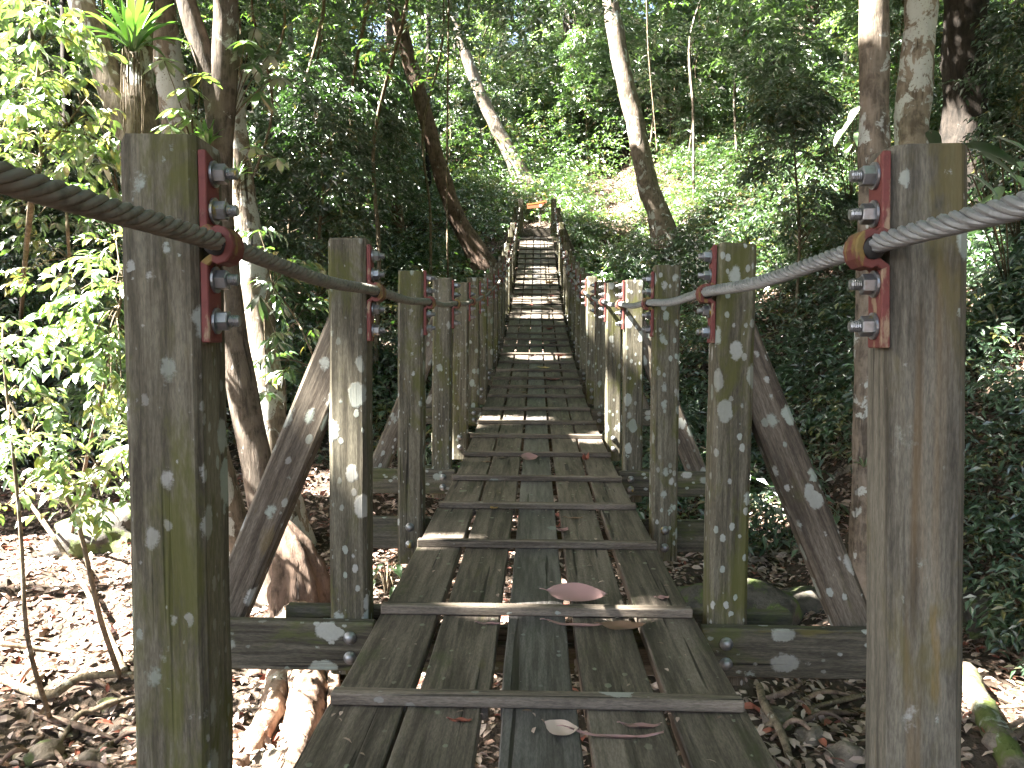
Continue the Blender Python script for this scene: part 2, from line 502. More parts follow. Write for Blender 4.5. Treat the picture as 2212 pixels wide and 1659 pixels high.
def bracket_mesh(s):
    """flat bar 20 mm thick with an omega bend round the rope; s=+1: right post, bar lies on its -X side.
       origin on the post's inner face at rope height, x grows away from the post for s=-1 mirrored"""
    t = 0.016; hw = 0.031; top = 0.172; bot = 0.178
    R = 0.0265; cx = 0.026                       # bend centre away from the face
    pts = [(0, top), (0, 0.034)]
    for k in range(9):
        a = math.radians(125 - 250*k/8)
        pts.append((cx + R*0.78*math.cos(a)*1.0, R*1.06*math.sin(a)))
    pts += [(0, -0.034), (0, -bot)]
    # offset polyline to both sides
    P = [Vector((p[0]+t/2+0.002, p[1])) for p in pts]
    inner, outer = [], []
    for i, p in enumerate(P):
        d0 = (P[i]-P[i-1]).normalized() if i else (P[1]-P[0]).normalized()
        d1 = (P[i+1]-P[i]).normalized() if i < len(P)-1 else d0
        d = (d0+d1).normalized(); n = Vector((-d.y, d.x))
        inner.append(p - n*t/2); outer.append(p + n*t/2)
    bm = bmesh.new(); rows = []
    for yy in (-hw, hw):
        # back top corner is cut at a slant
        rows.append([[bm.verts.new((-s*q.x, yy, q.y - (0.016 if (i == 0 and yy > 0) else 0))) for i, q in enumerate(line)] for line in (inner, outer)])
    n = len(P)
    for i in range(n-1):
        a, b = rows[0][0], rows[0][1]; c, d = rows[1][0], rows[1][1]
        bm.faces.new((a[i], a[i+1], b[i+1], b[i])); bm.faces.new((c[i], d[i], d[i+1], c[i+1]))
        bm.faces.new((a[i], c[i], c[i+1], a[i+1])); bm.faces.new((b[i], b[i+1], d[i+1], d[i]))
    a, b = rows[0][0], rows[0][1]; c, d = rows[1][0], rows[1][1]
    bm.faces.new((a[0], b[0], d[0], c[0])); bm.faces.new((a[-1], c[-1], d[-1], b[-1]))
    bmesh.ops.recalc_face_normals(bm, faces=bm.faces)
    bmesh.ops.bevel(bm, geom=[e for e in bm.edges if e.calc_face_angle(0) > 0.9], offset=0.0022, segments=1, affect='EDGES')
    for f in bm.faces:
        zc = f.calc_center_median().z
        if abs(zc) < 0.040: f.material_index = 1
    return bm_mesh('bracket', bm)
def bolt_mesh(s, size=1.0):
    """washer, hexagon nut and threaded stub pointing away from the post"""
    bm = bmesh.new()
    def cyl(r0, r1, x0, x1, n, ph=0.0):
        a = [bm.verts.new((-s*x0, r0*math.cos(2*math.pi*i/n+ph), r0*math.sin(2*math.pi*i/n+ph))) for i in range(n)]
        b = [bm.verts.new((-s*x1, r1*math.cos(2*math.pi*i/n+ph), r1*math.sin(2*math.pi*i/n+ph))) for i in range(n)]
        for i in range(n): bm.faces.new((a[i], a[(i+1) % n], b[(i+1) % n], b[i]))
        bm.faces.new(a); bm.faces.new(b)
    k = size*0.93
    cyl(0.0265*k, 0.0265*k, 0.0, 0.0045, 20)
    cyl(0.0205*k, 0.0205*k, 0.0045, 0.0235, 6, 0.4)
    cyl(0.0205*k, 0.0180*k, 0.0235, 0.0255, 6, 0.4)
    x = 0.0255
    for i in range(5):
        cyl(0.0108*k, 0.0122*k, x, x+0.0017, 12); cyl(0.0122*k, 0.0108*k, x+0.0017, x+0.0034, 12); x += 0.0034
    cyl(0.0108*k, 0.0095*k, x, x+0.002, 12)
    bmesh.ops.recalc_face_normals(bm, faces=bm.faces)
    return bm_mesh('bolt', bm)
def dome_bolt_mesh():
    """round head with washer facing -Y"""
    bm = bmesh.new()
    rows = []
    prof = [(0.024, 0.0), (0.024, -0.004), (0.0195, -0.005), (0.018, -0.011), (0.0125, -0.0165), (0.006, -0.019)]
    for r_, y in prof:
        rows.append([bm.verts.new((r_*math.cos(2*math.pi*i/16), y, r_*math.sin(2*math.pi*i/16))) for i in range(16)])
    for i in range(len(rows)-1):
        for j in range(16): bm.faces.new((rows[i][j], rows[i][(j+1) % 16], rows[i+1][(j+1) % 16], rows[i+1][j]))
    bm.faces.new(rows[-1]); bm.faces.new(rows[0])
    bmesh.ops.recalc_face_normals(bm, faces=bm.faces)
    return bm_mesh('bolt', bm, True)

POST_X = 0.694
RAIL = 1.172        # rope height above the deck
def tape_mesh():
    g = Geo(); V, Q = tube([(0, -0.036, 0), (0, -0.012, 0.001), (0, 0.012, 0), (0, 0.036, -0.001)], [0.0195, 0.0215, 0.0212, 0.0195], 12, 0.05, 20, 3)
    g.add(V, quads_to_tris(Q)); return g.mesh('wrap')
me_br = {s: bracket_mesh(s) for s in (1, -1)}
me_bolt = {s: bolt_mesh(s) for s in (1, -1)}
me_dome = dome_bolt_mesh()
me_tape = tape_mesh()
SPIX = {1: ((0, 1), 305, 320), 2: ((0, 1), 522, 535)}
for side in (-1, 1):
    pm = {k: post_mesh('post', PW, 1.36, 0.24, seed=k+10*side) for k in range(3)}
    for k in range(1, 20):
        Y = 1.5*k + PW/2 + (0.0 if k > 2 else 0.0)
        z = deck_z(Y)
        dz = random.uniform(-0.02, 0.02)
        if k == 1: dz = 0.008 if side < 0 else -0.004
        if k == 2: dz = 0.006 if side < 0 else -0.010
        lean = random.uniform(-0.008, 0.008)
        if k == 1: lean = -0.010 if side < 0 else -0.020
        if k == 19:
            me = post_mesh('end_post', 0.19, 1.34, 0.5, 0.016, 77+side)
            p = bpart('end_post', me, M['post'], (side*0.575, 29.42, deck_z(29.2)), (0, 0, 0))
            continue
        x = side*POST_X - lean*0.9*(1 if k == 1 else 0)
        mt = M['post_clean'] if (side > 0 and k == 1) else M['post']
        if (side > 0 and k == 1): me = post_mesh('post', PW*0.985, 1.36, 0.24, 0.020, 3)
        elif (side < 0 and k == 1): me = post_mesh('post', PW*1.02, 1.36, 0.24, 0.012, 5)
        else: me = pm[k % 3]
        p = bpart('post', me, mt, (x, Y, z+dz), (random.uniform(-.006, .006) if k > 1 else 0, lean, 0))
        # bracket, wrap and four bolts on the inner face
        br = bpart('bracket', me_br[side], [M['bracket'], M['clamp']], (-side*(PW/2), -PW/2+0.040, RAIL-dz), parent=p)
        bpart('wrap', me_tape, M['tape'], (-side*(PW/2+0.031), -PW/2+0.040, RAIL-dz), parent=p)
        for zz in (0.133, 0.065, -0.062, -0.138):
            o = bpart('bolt', me_bolt[side], M['nut'], (-side*(PW/2+0.0185), -PW/2+0.040+random.uniform(-.002, .002), RAIL-dz+zz), (random.uniform(0, 1.0), 0, 0), parent=p)
        if k % 2 == 1 and k > 1:
            for zz in (-0.055, -0.150):
                bpart('bolt', me_dome, M['nut'], (0, -PW/2, zz-dz), parent=p)

# cross beams (sandwiching every second post) and diagonal braces
def beam_mesh(L, h, t, notch):
    """beam along X whose middle is cut down so that the planks pass over it"""
    bm = bmesh.new()
    a = L; n = notch
    prof = [(-a, -h), (a, -h), (a, 0), (n, 0), (n, -0.075), (-n, -0.075), (-n, 0), (-a, 0)]
    f = [bm.verts.new((x, -t/2, z)) for x, z in prof]; g = [bm.verts.new((x, t/2, z)) for x, z in prof]
    bm.faces.new(f); bm.faces.new(list(reversed(g)))
    for i in range(len(prof)): bm.faces.new((f[i], g[i], g[(i+1) % 8], f[(i+1) % 8]))
    bmesh.ops.recalc_face_normals(bm, faces=bm.faces)
    bmesh.ops.bevel(bm, geom=[e for e in bm.edges if abs(e.calc_face_angle(0)) > 0.9 and abs(e.calc_face_angle(0)) < 2], offset=0.006, segments=1, affect='EDGES')
    return bm_mesh('cross_beam', bm)
me_front = beam_mesh(1.36, 0.178, 0.052, 0.588)
me_rear = beam_mesh(0.97, 0.178, 0.052, 0.588)
me_brace = {}
def brace_mesh(L):
    bm = bmesh.new()
    add_box(bm, 0, 0, L/2, 0.138, 0.110, L, 0.012)
    return bm_mesh('brace', bm)
me_brace = brace_mesh(1.37)
BT = -0.022
for k in range(1, 19):
    Yp = 1.5*k + PW/2
    z = deck_z(Yp)+BT
    if k % 2 == 0:
        b1 = bpart('cross_beam', me_front, M['beam'], (0, Yp-PW/2-0.028, z))
        b2 = bpart('cross_beam', me_rear, M['beam'], (0, Yp+PW/2+0.028, z-0.004))
        for s in (-1, 1):
            for zz in (-0.055, -0.128):
                bpart('bolt', me_dome, M['nut'], (s*0.675, -0.026, zz), parent=b1)
            # brace from the beam's outer end up to the post
            foot = Vector((s*1.20, Yp, z-0.10)); head = Vector((s*(POST_X+PW/2+0.005), Yp, z+0.93))
            d = head-foot; ang = math.atan2(d.x, d.z)
            bpart('brace', me_brace, M['brace'], foot, (0, ang, 0))
    elif k > 1:
        bpart('cross_beam', me_rear, M['beam'], (0, Yp+PW/2+0.028, z-0.01))

# rope handrails
def rope(side):
    g = Geo()
    X = side*(POST_X-PW/2-0.031)
    def path(Y):
        k = Y/1.5
        return np.array([X + 0.004*np.sin(Y*2.1), Y, deck_z(Y)+RAIL + 0.006*np.cos(2*np.pi*(Y-0.04)/1.5)])
    R = 0.0178; r = R/3*1.08; Rc = R-r; lay = 0.205
    # near length: six helical strands round a core
    y0 = 4.6
    ys = np.arange(-1.6, y0, 0.0105)
    base = np.array([path(y) for y in ys]); aa = np.linspace(0, 2*np.pi, 20, endpoint=False)
    for q in range(6):
        ph = 2*np.pi*ys/lay*side*-1 + q*np.pi/3
        P = base + Rc*np.stack([np.cos(ph), np.zeros_like(ph), np.sin(ph)], -1)
        lob = 1+.085*np.cos(7*aa[None, :] + (ys*-side*95)[:, None])
        V, Q = tube(P, r, 20, cap=True, lobes=lob); g.add(V, quads_to_tris(Q))
    V, Q = tube(base, Rc*0.8, 6); g.add(V, quads_to_tris(Q))
    y1 = 9.0
    ys = np.arange(y0-.01, y1, 0.0105)
    base = np.array([path(y) for y in ys])
    for q in range(6):
        ph = 2*np.pi*ys/lay*side*-1 + q*np.pi/3
        P = base + Rc*np.stack([np.cos(ph), np.zeros_like(ph), np.sin(ph)], -1)
        V, Q = tube(P, r, 7, cap=True); g.add(V, quads_to_tris(Q))
    V, Q = tube(base, Rc*0.8, 6); g.add(V, quads_to_tris(Q))
    # far length: coarser strands
    ys = np.arange(y1, 28.2, 0.03)
    base = np.array([path(y) for y in ys])
    for q in range(6):
        ph = 2*np.pi*ys/lay*side*-1 + q*np.pi/3
        P = base + Rc*np.stack([np.cos(ph), np.zeros_like(ph), np.sin(ph)], -1)
        V, Q = tube(P, r, 5, cap=False); g.add(V, quads_to_tris(Q))
    me = g.mesh('handrail_rope')
    me.transform(Matrix.Translation(-BL))
    return me
for s in (-1, 1):
    o = link_mesh('handrail_rope', rope(s), M['rope_dirty'] if s < 0 else M['rope']); o.parent = bridge

# deck: five lanes of planks following the sag, with gaps, cleats across
HALF = 0.566
PLW, GAP = 0.2080, 0.0230
def plank_mesh(xc, w, y0, y1, th=0.042, dz=0.0, seed=0):
    r = random.Random(seed)
    n = max(2, int((y1-y0)/0.25)); bm = bmesh.new(); rows = []
    for i in range(n+1):
        y = y0+(y1-y0)*i/n; z = deck_z(y)+dz
        j = r.uniform(-.0015, .0015); e = 0.004
        prof = [(-w/2+e, 0), (w/2-e, 0), (w/2, -e), (w/2, -th), (-w/2, -th), (-w/2, -e)]
        rows.append([bm.verts.new((xc+x+j, y, z+zz)) for x, zz in prof])
    for i in range(n):
        for k in range(6): bm.faces.new((rows[i][k], rows[i+1][k], rows[i+1][(k+1) % 6], rows[i][(k+1) % 6]))
    bm.faces.new(rows[0]); bm.faces.new(list(reversed(rows[-1])))
    bmesh.ops.recalc_face_normals(bm, faces=bm.faces)
    return bm_mesh('plank', bm)
# cleats: nearer ones measured from the photograph
_zy = [1552, 1440, 1355, 1272, 1193, 1137, 1086, 1036, 988, 938, 884, 848, 812, 765, 725, 690, 660, 632, 600, 570, 543, 514, 480, 448, 415, 385, 352, 323, 295, 265, 236]
_py = [1512, 1315, 1170, 1088, 1031] + [(v*0.5186+640)*0.6777 for v in _zy]
CLEAT_Y = [1.25] + [hit(1160, v, lambda x, y: deck_z(y)+0.03).y for v in _py]
CLEAT_Y = sorted(c for c in CLEAT_Y if c < 29.1)
print('cleats', [round(c, 2) for c in CLEAT_Y])
joints = [0.2, 2.235, 4.75, 8.0, 11.31, 14.43, 17.9, 21.3, 24.6, 29.2]
joints = [min(CLEAT_Y+[-0.9, 29.2], key=lambda c: abs(c-j)) for j in [-1.0]+joints[1:]]
joints[0] = -1.0; joints[-1] = 29.2
for lane in range(5):
    xc0 = -HALF + PLW/2 + lane*(PLW+GAP)
    for j in range(len(joints)-1):
        rr = random.Random(lane*31+j)
        xc = xc0 + (rr.uniform(-0.008, 0.008))
        if j == 0 and lane in (0, 1): xc -= 0.016
        w = PLW + rr.uniform(-0.006, 0.003)
        me = plank_mesh(0, w, joints[j]+0.003, joints[j+1]-0.003, 0.042, rr.uniform(-.003, .002), lane*7+j)
        me.transform(Matrix.Translation((0, -(joints[j]+0.003), -deck_z(joints[j]))))
        o = bpart('plank', me, M['plank_mid'] if lane == 2 else M['plank'], (xc, joints[j]+0.003, deck_z(joints[j])))
for i, Y in enumerate(CLEAT_Y):
    rr = random.Random(i*3+1)
    bm = bmesh.new()
    add_box(bm, 0, 0, 0.017, 1.135+rr.uniform(-.012, .012), 0.046, 0.034, 0.004)
    me = bm_mesh('cleat', bm)
    slope = math.atan(2*0.00653*(Y-1.8))
    bpart('cleat', me, M['cleat'], (rr.uniform(-.006, .006), Y, deck_z(Y)+0.0025), (slope, 0, rr.uniform(-.008, .008)))
# ------------------------------------------------------------------ ground
def litter_mat():
    m, nt, out = new_mat('leaf_litter_soil')
    b = NB(nt)
    tc = b.n('ShaderNodeTexCoord'); co = tc.outputs['Object']
    warp = b.vadd(co, b.vscale(b.noise(co, 9, 3, 0.6, out=1), 0.10))
    v = b.voro(b.mapping(warp, (1, 1, 0.5)), 14, rnd=1.0)
    sep = b.n('ShaderNodeSeparateColor'); b.link(v.outputs['Color'], sep.inputs[0])
    leafc = b.ramp(sep.outputs[0], [(0.0, (0.035, 0.022, 0.015)), (0.35, (0.14, 0.08, 0.055)), (0.6, (0.30, 0.20, 0.15)), (0.8, (0.46, 0.36, 0.29)), (1.0, (0.16, 0.07, 0.04))])
    soil = b.mix(b.noise(co, 5, 5, 0.65), (0.025, 0.018, 0.012), (0.075, 0.055, 0.04))
    edge = b.smooth(v.outputs['Distance'], 0.52, 0.30)
    f = b.math('MULTIPLY', edge, b.smooth(b.noise(co, 1.6, 4, 0.6), 0.25, 0.5))
    base = b.mix(f, soil, leafc)
    h = b.math('ADD', b.math('MULTIPLY', edge, 0.8), b.noise(co, 22, 4, 0.6))
    b.bsdf(out, base, 0.85, b.bump(h, 0.9, 0.03), spec=0.3)
    return m
M['litter'] = litter_mat()
def ground():
    def grade(a, b, n, p=1.0): return a+(b-a)*np.linspace(0, 1, n)**p
    xs = np.concatenate([-grade(14, 150, 40, 2.0)[::-1][:-1], np.linspace(-14, 14, 233), grade(14, 150, 40, 2.0)[1:]])
    ys = np.concatenate([np.linspace(-30, 0, 40)[:-1], np.linspace(0, 34, 273), grade(34, 220, 60, 1.8)[1:]])
    X, Y = np.meshgrid(xs, ys)
    Z = ground_z(X, Y)
    r = np.random.default_rng(4)
    near = (np.abs(X) < 14) & (Y > 0) & (Y < 34)
    Z = Z + np.where(near, r.normal(size=Z.shape)*0.018, 0)
    V = np.stack([X, Y, Z], -1).reshape(-1, 3)
    nx, ny = len(xs), len(ys)
    i = (np.arange(ny-1)[:, None]*nx + np.arange(nx-1)[None, :]).ravel()
    Q = np.stack([i, i+1, i+nx+1, i+nx], -1)
    o = link_mesh('ground', mesh_np('ground', V, Q, True), M['litter'])
    tag(o, 'leaf-strewn brown forest floor of the ravine and its banks', 'ground', kind='structure')
ground()
# ------------------------------------------------------------------ leaves
KITE_V = np.array([[0, 0, 0], [0.42, 0.5, 0.10], [1, 0, -0.10], [0.42, -0.5, 0.10]])
KITE_T = np.array([[0, 2, 1], [0, 3, 2]])
FINE_V = np.array([[0, 0, 0], [.28, 0, .03], [.65, 0, 0], [1, 0, -.14], [.24, .40, .08], [.62, .44, .05], [.24, -.40, .08], [.62, -.44, .05]])
FINE_T = np.array([[0, 1, 4], [1, 2, 5], [1, 5, 4], [2, 3, 5], [0, 6, 1], [1, 6, 7], [1, 7, 2], [2, 7, 3]])
def norm(a): return a/np.maximum(np.linalg.norm(a, axis=-1, keepdims=True), 1e-9)
def put_leaves(g, P, A, N, L, Wd, tone, fine=False, mi=0):
    TV, TT = (FINE_V, FINE_T) if fine else (KITE_V, KITE_T)
    A = norm(A); N = N - A*np.sum(A*N, -1, keepdims=True); N = norm(N); S = np.cross(N, A)
    L = np.broadcast_to(L, (len(P),)); Wd = np.broadcast_to(Wd, (len(P),))
    V = (P[:, None, :] + TV[None, :, 0, None]*(A*L[:, None])[:, None, :] + TV[None, :, 1, None]*(S*Wd[:, None])[:, None, :]
         + TV[None, :, 2, None]*(N*L[:, None])[:, None, :])
    k = len(TV)
    T = TT[None] + (np.arange(len(P))*k)[:, None, None]
    g.add(V.reshape(-1, 3), T.reshape(-1, 3), mi, np.repeat(np.broadcast_to(tone, (len(P),)), k))
def twigs(g, O, D, Ln, k, leafL, leafW, r, droop=0.35, tone=None, fine=False, mi=0, spread=0.9, down=0.25, filt=False):
    """k leaves set alternately along each drooping twig"""
    n = len(O); D = norm(D)
    if tone is None: tone = r.uniform(0, 1, n)
    up = np.array([0, 0, 1.0])
    t = (np.arange(k)+0.6)/k
    Ln = np.broadcast_to(Ln, (n,))
    pos = O[:, None, :] + D[:, None, :]*(Ln[:, None]*t)[:, :, None]
    pos[:, :, 2] -= droop*(Ln[:, None]*t**2)
    Tg = np.broadcast_to(D[:, None, :], (n, k, 3)).copy(); Tg[:, :, 2] -= 2*droop*t
    Tg = norm(Tg)
    S = norm(np.cross(Tg, up)+r.normal(size=(n, k, 3))*0.05)
    sg = np.where((np.arange(k) % 2) == 0, 1.0, -1.0)[None, :, None]
    A = Tg*0.7 + S*sg*spread + r.normal(size=(n, k, 3))*0.25
    A[:, :, 2] -= down
    N = np.broadcast_to(up, (n, k, 3)) + r.normal(size=(n, k, 3))*0.38
    L = leafL*r.uniform(0.65, 1.25, (n, k)); Wd = L*(leafW/leafL)*r.uniform(0.85, 1.15, (n, k))
    tn = np.clip(tone[:, None]+r.normal(size=(n, k))*0.16, 0, 1)
    pos = pos.reshape(-1, 3); A = A.reshape(-1, 3); N = N.reshape(-1, 3); L = L.ravel(); Wd = Wd.ravel(); tn = tn.ravel()
    if filt:
        ok = sun_clear(pos + norm(A)*0.1, 0.10); pos, A, N, L, Wd, tn = pos[ok], A[ok], N[ok], L[ok], Wd[ok], tn[ok]
    put_leaves(g, pos, A, N, L, Wd, tn, fine, mi)

M['leaf_dark'] = leaf_mat('dark_green_leaves', (0.016, 0.050, 0.022), (0.050, 0.110, 0.042), (0.08, 0.20, 0.025), 0.30, 0.25, 0.36, (0.18, 0.17, 0.03))
M['leaf_mid'] = leaf_mat('green_leaves', (0.028, 0.078, 0.028), (0.080, 0.155, 0.055), (0.17, 0.36, 0.04), 0.36, 0.24, 0.36, (0.24, 0.22, 0.04))
M['leaf_bright'] = leaf_mat('light_green_leaves', (0.06, 0.13, 0.04), (0.13, 0.22, 0.08), (0.27, 0.46, 0.07), 0.40, 0.25, 0.38, (0.30, 0.30, 0.05))
M['leaf_canopy'] = leaf_mat('canopy_leaves', (0.028, 0.070, 0.022), (0.070, 0.135, 0.040), (0.13, 0.26, 0.04), 0.30, 0.2, 0.38)
M['leaf_strap'] = leaf_mat('air_plant_leaves', (0.035, 0.13, 0.02), (0.08, 0.21, 0.035), (0.16, 0.38, 0.04), 0.34, 0.12, 0.35)
M['dead_leaf'] = leaf_mat('dead_leaves', (0.13, 0.075, 0.05), (0.55, 0.43, 0.36), (0.20, 0.10, 0.05), 0.10, 0.10, 0.5)
M['dead_pink'] = leaf_mat('fallen_pink_leaf', (0.26, 0.14, 0.13), (0.36, 0.21, 0.20), (0.2, 0.08, 0.06), 0.06, 0.12, 0.45)
M['dead_red'] = leaf_mat('fallen_red_leaf', (0.22, 0.055, 0.035), (0.33, 0.10, 0.06), (0.3, 0.06, 0.03), 0.12, 0.10, 0.5)
M['dead_yellow'] = leaf_mat('fallen_yellow_leaf', (0.40, 0.24, 0.06), (0.48, 0.33, 0.10), (0.3, 0.2, 0.05), 0.12, 0.10, 0.5)
M['dead_brown'] = leaf_mat('fallen_brown_leaf', (0.16, 0.085, 0.05), (0.24, 0.14, 0.09), (0.1, 0.05, 0.02), 0.06, 0.10, 0.5)
M['bark_grey'] = bark_mat('lichen_grey_bark', (0.085, 0.068, 0.052), (0.20, 0.165, 0.13), (0.46, 0.48, 0.45), 0.56, 1.0, furrow=0.5)
M['bark_shade'] = bark_mat('rough_brown_grey_bark', (0.045, 0.036, 0.028), (0.125, 0.102, 0.082), (0.36, 0.37, 0.34), 0.62, 1.0, furrow=0.7)  # darker bark, between the grey and the brown ones
M['bark_mottled'] = bark_mat('mottled_pale_bark', (0.10, 0.08, 0.06), (0.24, 0.20, 0.155), (0.50, 0.52, 0.49), 0.49, 0.9, furrow=0.9)
M['bark_pale'] = bark_mat('pale_bark', (0.20, 0.17, 0.13), (0.38, 0.34, 0.28), (0.52, 0.52, 0.47), 0.52, 1.0, furrow=0.35)
M['bark_brown'] = bark_mat('brown_bark', (0.055, 0.038, 0.028), (0.15, 0.105, 0.08), (0.30, 0.30, 0.26), 0.63, 0.8, furrow=0.8)
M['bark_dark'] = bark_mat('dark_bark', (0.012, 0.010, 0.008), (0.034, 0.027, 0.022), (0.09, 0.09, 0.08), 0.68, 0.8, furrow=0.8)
M['bark_moss'] = bark_mat('mossy_bark', (0.05, 0.04, 0.028), (0.14, 0.12, 0.09), (0.40, 0.42, 0.38), 0.60, 1.0, moss=(0.085, 0.12, 0.02), furrow=0.6)
M['stem'] = bark_mat('sapling_stem', (0.07, 0.055, 0.035), (0.19, 0.15, 0.10), (0.34, 0.33, 0.27), 0.60, 2.0, furrow=0.3)
M['root'] = bark_mat('buttress_bark', (0.09, 0.055, 0.038), (0.28, 0.20, 0.15), (0.42, 0.38, 0.32), 0.60, 0.9, furrow=0.9)

# ------------------------------------------------------------------ spots to be sunlit: gaps are cut through the canopy towards the sun
def deck_hit(px, py): return hit(px, py, lambda x, y: deck_z(y))
SUNNY = []
def sunny(p, r): SUNNY.append((np.array(p), r))
for px, py, r in [(60, 1230, 1.4), (150, 1290, 1.4), (240, 1330, 1.1), (120, 1380, 1.1), (260, 1200, .9), (60, 1420, .7), (620, 1560, 0.6), (560, 1500, 0.5), (660, 1500, .5),
                  (1250, 430, 2.0), (1340, 410, 2.2), (1450, 400, 2.2), (1320, 470, 1.4), (1500, 460, 1.6), (1720, 400, 1.4), (1770, 440, 1.1), (1600, 420, 1.6), (1700, 480, 1.2),
                  (2140, 500, .7), (2110, 620, .5), (1660, 1115, .35), (2180, 1540, .4), (700, 1060, .4), (850, 1230, .3)]:
    sunny(ghit(px, py), r*1.12)
for px, py, r in [(1155, 527, .45), (1160, 595, .55), (1165, 607, .5), (1150, 655, .22), (1165, 770, .3), (1110, 905, .25),
                  (1050, 1310, .07), (1130, 1312, .06), (1380, 1322, .07), (1290, 950, .12), (950, 1170, .08)]:
    sunny(deck_hit(px, py), r)
for px, py, Y, r in [(430, 90, 8.0, .28), (455, 190, 8.0, .22), (190, 80, 8.0, .3), (235, 200, 8.0, .25),
                     (560, 690, 9.5, .35), (580, 850, 9.5, .35), (535, 500, 9.5, .25), (515, 400, 9.5, .2), (270, 90, 7.6, .4), (400, 200, 7.6, .35), (450, 290, 7.4, .3),
                     (60, 60, 7.0, .7), (120, 200, 7.0, .8), (60, 330, 7.0, .6), (200, 620, 6.0, .6), (230, 720, 6.0, .5), (240, 860, 6.0, .5), (100, 950, 5.0, .6), (180, 1000, 5.0, .5), (40, 800, 5.0, .5), (250, 980, 5.0, .4),
                     (1330, 652, 6.0, .12), (1310, 650, 6.8, .12), (1285, 640, 7.5, .1), (1203, 500, 24, .5), (1110, 500, 24, .4), (1320, 900, 7.5, .15), (1160, 443, 31.0, .5),
                     (1820, 260, 9, .3), (2150, 400, 8, .4), (2190, 350, 8, .4)]:
    sunny(at(px, py, Y), r)
_rs = random.Random(5)
for k in range(16): sunny(at(_rs.uniform(560, 830), _rs.uniform(40, 480), _rs.uniform(17, 23)), _rs.uniform(.25, .55))
for k in range(11): sunny(at(_rs.uniform(880, 1250), _rs.uniform(0, 240), _rs.uniform(34, 44)), _rs.uniform(.8, 1.5))
for k in range(14): sunny(at(_rs.uniform(1400, 1850), _rs.uniform(20, 330), _rs.uniform(18, 32)), _rs.uniform(.5, 1.1))
for k in range(10): sunny(at(_rs.uniform(-20, 500), _rs.uniform(20, 500), _rs.uniform(16, 30)), _rs.uniform(.6, 1.4))
S3 = np.array(SUN)
def sun_clear(P, pad=0.0, minr=0.0):
    """False where a point stands in one of the shafts of sun"""
    P = np.atleast_2d(P); ok = np.ones(len(P), bool)
    for c, r in zip(SC_P, SC_R):
        if r < minr: continue
        d = P - c; t = d @ S3
        perp = np.linalg.norm(d - t[:, None]*S3, axis=1)
        ok &= ~((t > 0.35) & (perp < r+pad))
    return ok

# ------------------------------------------------------------------ trunks
def trunk_geo(g, pts, rad, sides=14, n=40, wob=0.07, seed=0, mi=0):
    P = spline(pts, n); R = np.interp(np.linspace(0, 1, n), np.linspace(0, 1, len(rad)), rad)
    V, Q = tube(P, R, sides, wob, 3.0, seed)
    g.add(V, quads_to_tris(Q), mi)
    return P, R
TREES = []          # (root object, crown anchor xy, z)
def make_tree(label, base, stems, mat, cat='tree', name='tree', group=None, roots=0, flare=1.5, top=None, sides=14, crown=True, seed=0, wob=0.07, stem_extra=None):
    """stems: list of (points, radii); the first starts at the base"""
    root = empty(name, base)
    tag(root, label, cat, group)
    g = Geo()
    for i, (pts, rad) in enumerate(stems):
        pts = [tuple(p) for p in pts]
        L = sum((Vector(pts[j+1])-Vector(pts[j])).length for j in range(len(pts)-1))
        n = int(max(12, min(70, L*5)))
        if i == 0:
            P = spline(pts, n); R = np.interp(np.linspace(0, 1, n), np.linspace(0, 1, len(rad)), rad)
            s = np.concatenate([[0], np.cumsum(np.linalg.norm(np.diff(P, axis=0), axis=1))])
            R = R*(1+(flare-1)*np.exp(-s/(2.2*rad[0]+0.05)))
            P = np.concatenate([P[:1]-np.array([0, 0, 0.4]), P]); R = np.concatenate([R[:1]*1.15, R])
            V, Q = tube(P, R, sides, wob, 3.0, seed)
            g.add(V, quads_to_tris(Q))
        else:
            trunk_geo(g, pts, rad, max(8, sides-3), n, wob, seed+i)
    r = random.Random(seed)
    for q in range(roots):
        a = q/roots*6.28+r.uniform(-.4, .4); l = rad_l = stems[0][1][0]*r.uniform(3.5, 7)
        pp = []
        for t in (0, .25, .55, .8, 1.0):
            x = base[0]+math.cos(a+t*r.uniform(-.3, .3))*l*t; y = base[1]+math.sin(a)*l*t
            pp.append((x, y, gz(x, y)+(0.42*(1-t)**2)*stems[0][1][0]*3-0.03*t-0.02))
        trunk_geo(g, pp, [stems[0][1][0]*.75, stems[0][1][0]*.5, stems[0][1][0]*.3, .03], 9, 16, 0.12, seed+50+q)
    me = g.mesh('trunk'); me.transform(Matrix.Translation(-Vector(base)))
    link_mesh('trunk', me, mat, parent=root)
    tp = stems[0][0][-1]
    if crown: TREES.append((root, np.array(tp[:2]), tp[2], base))
    return root
def wpx(w, Y): return w/FPX*Y/2
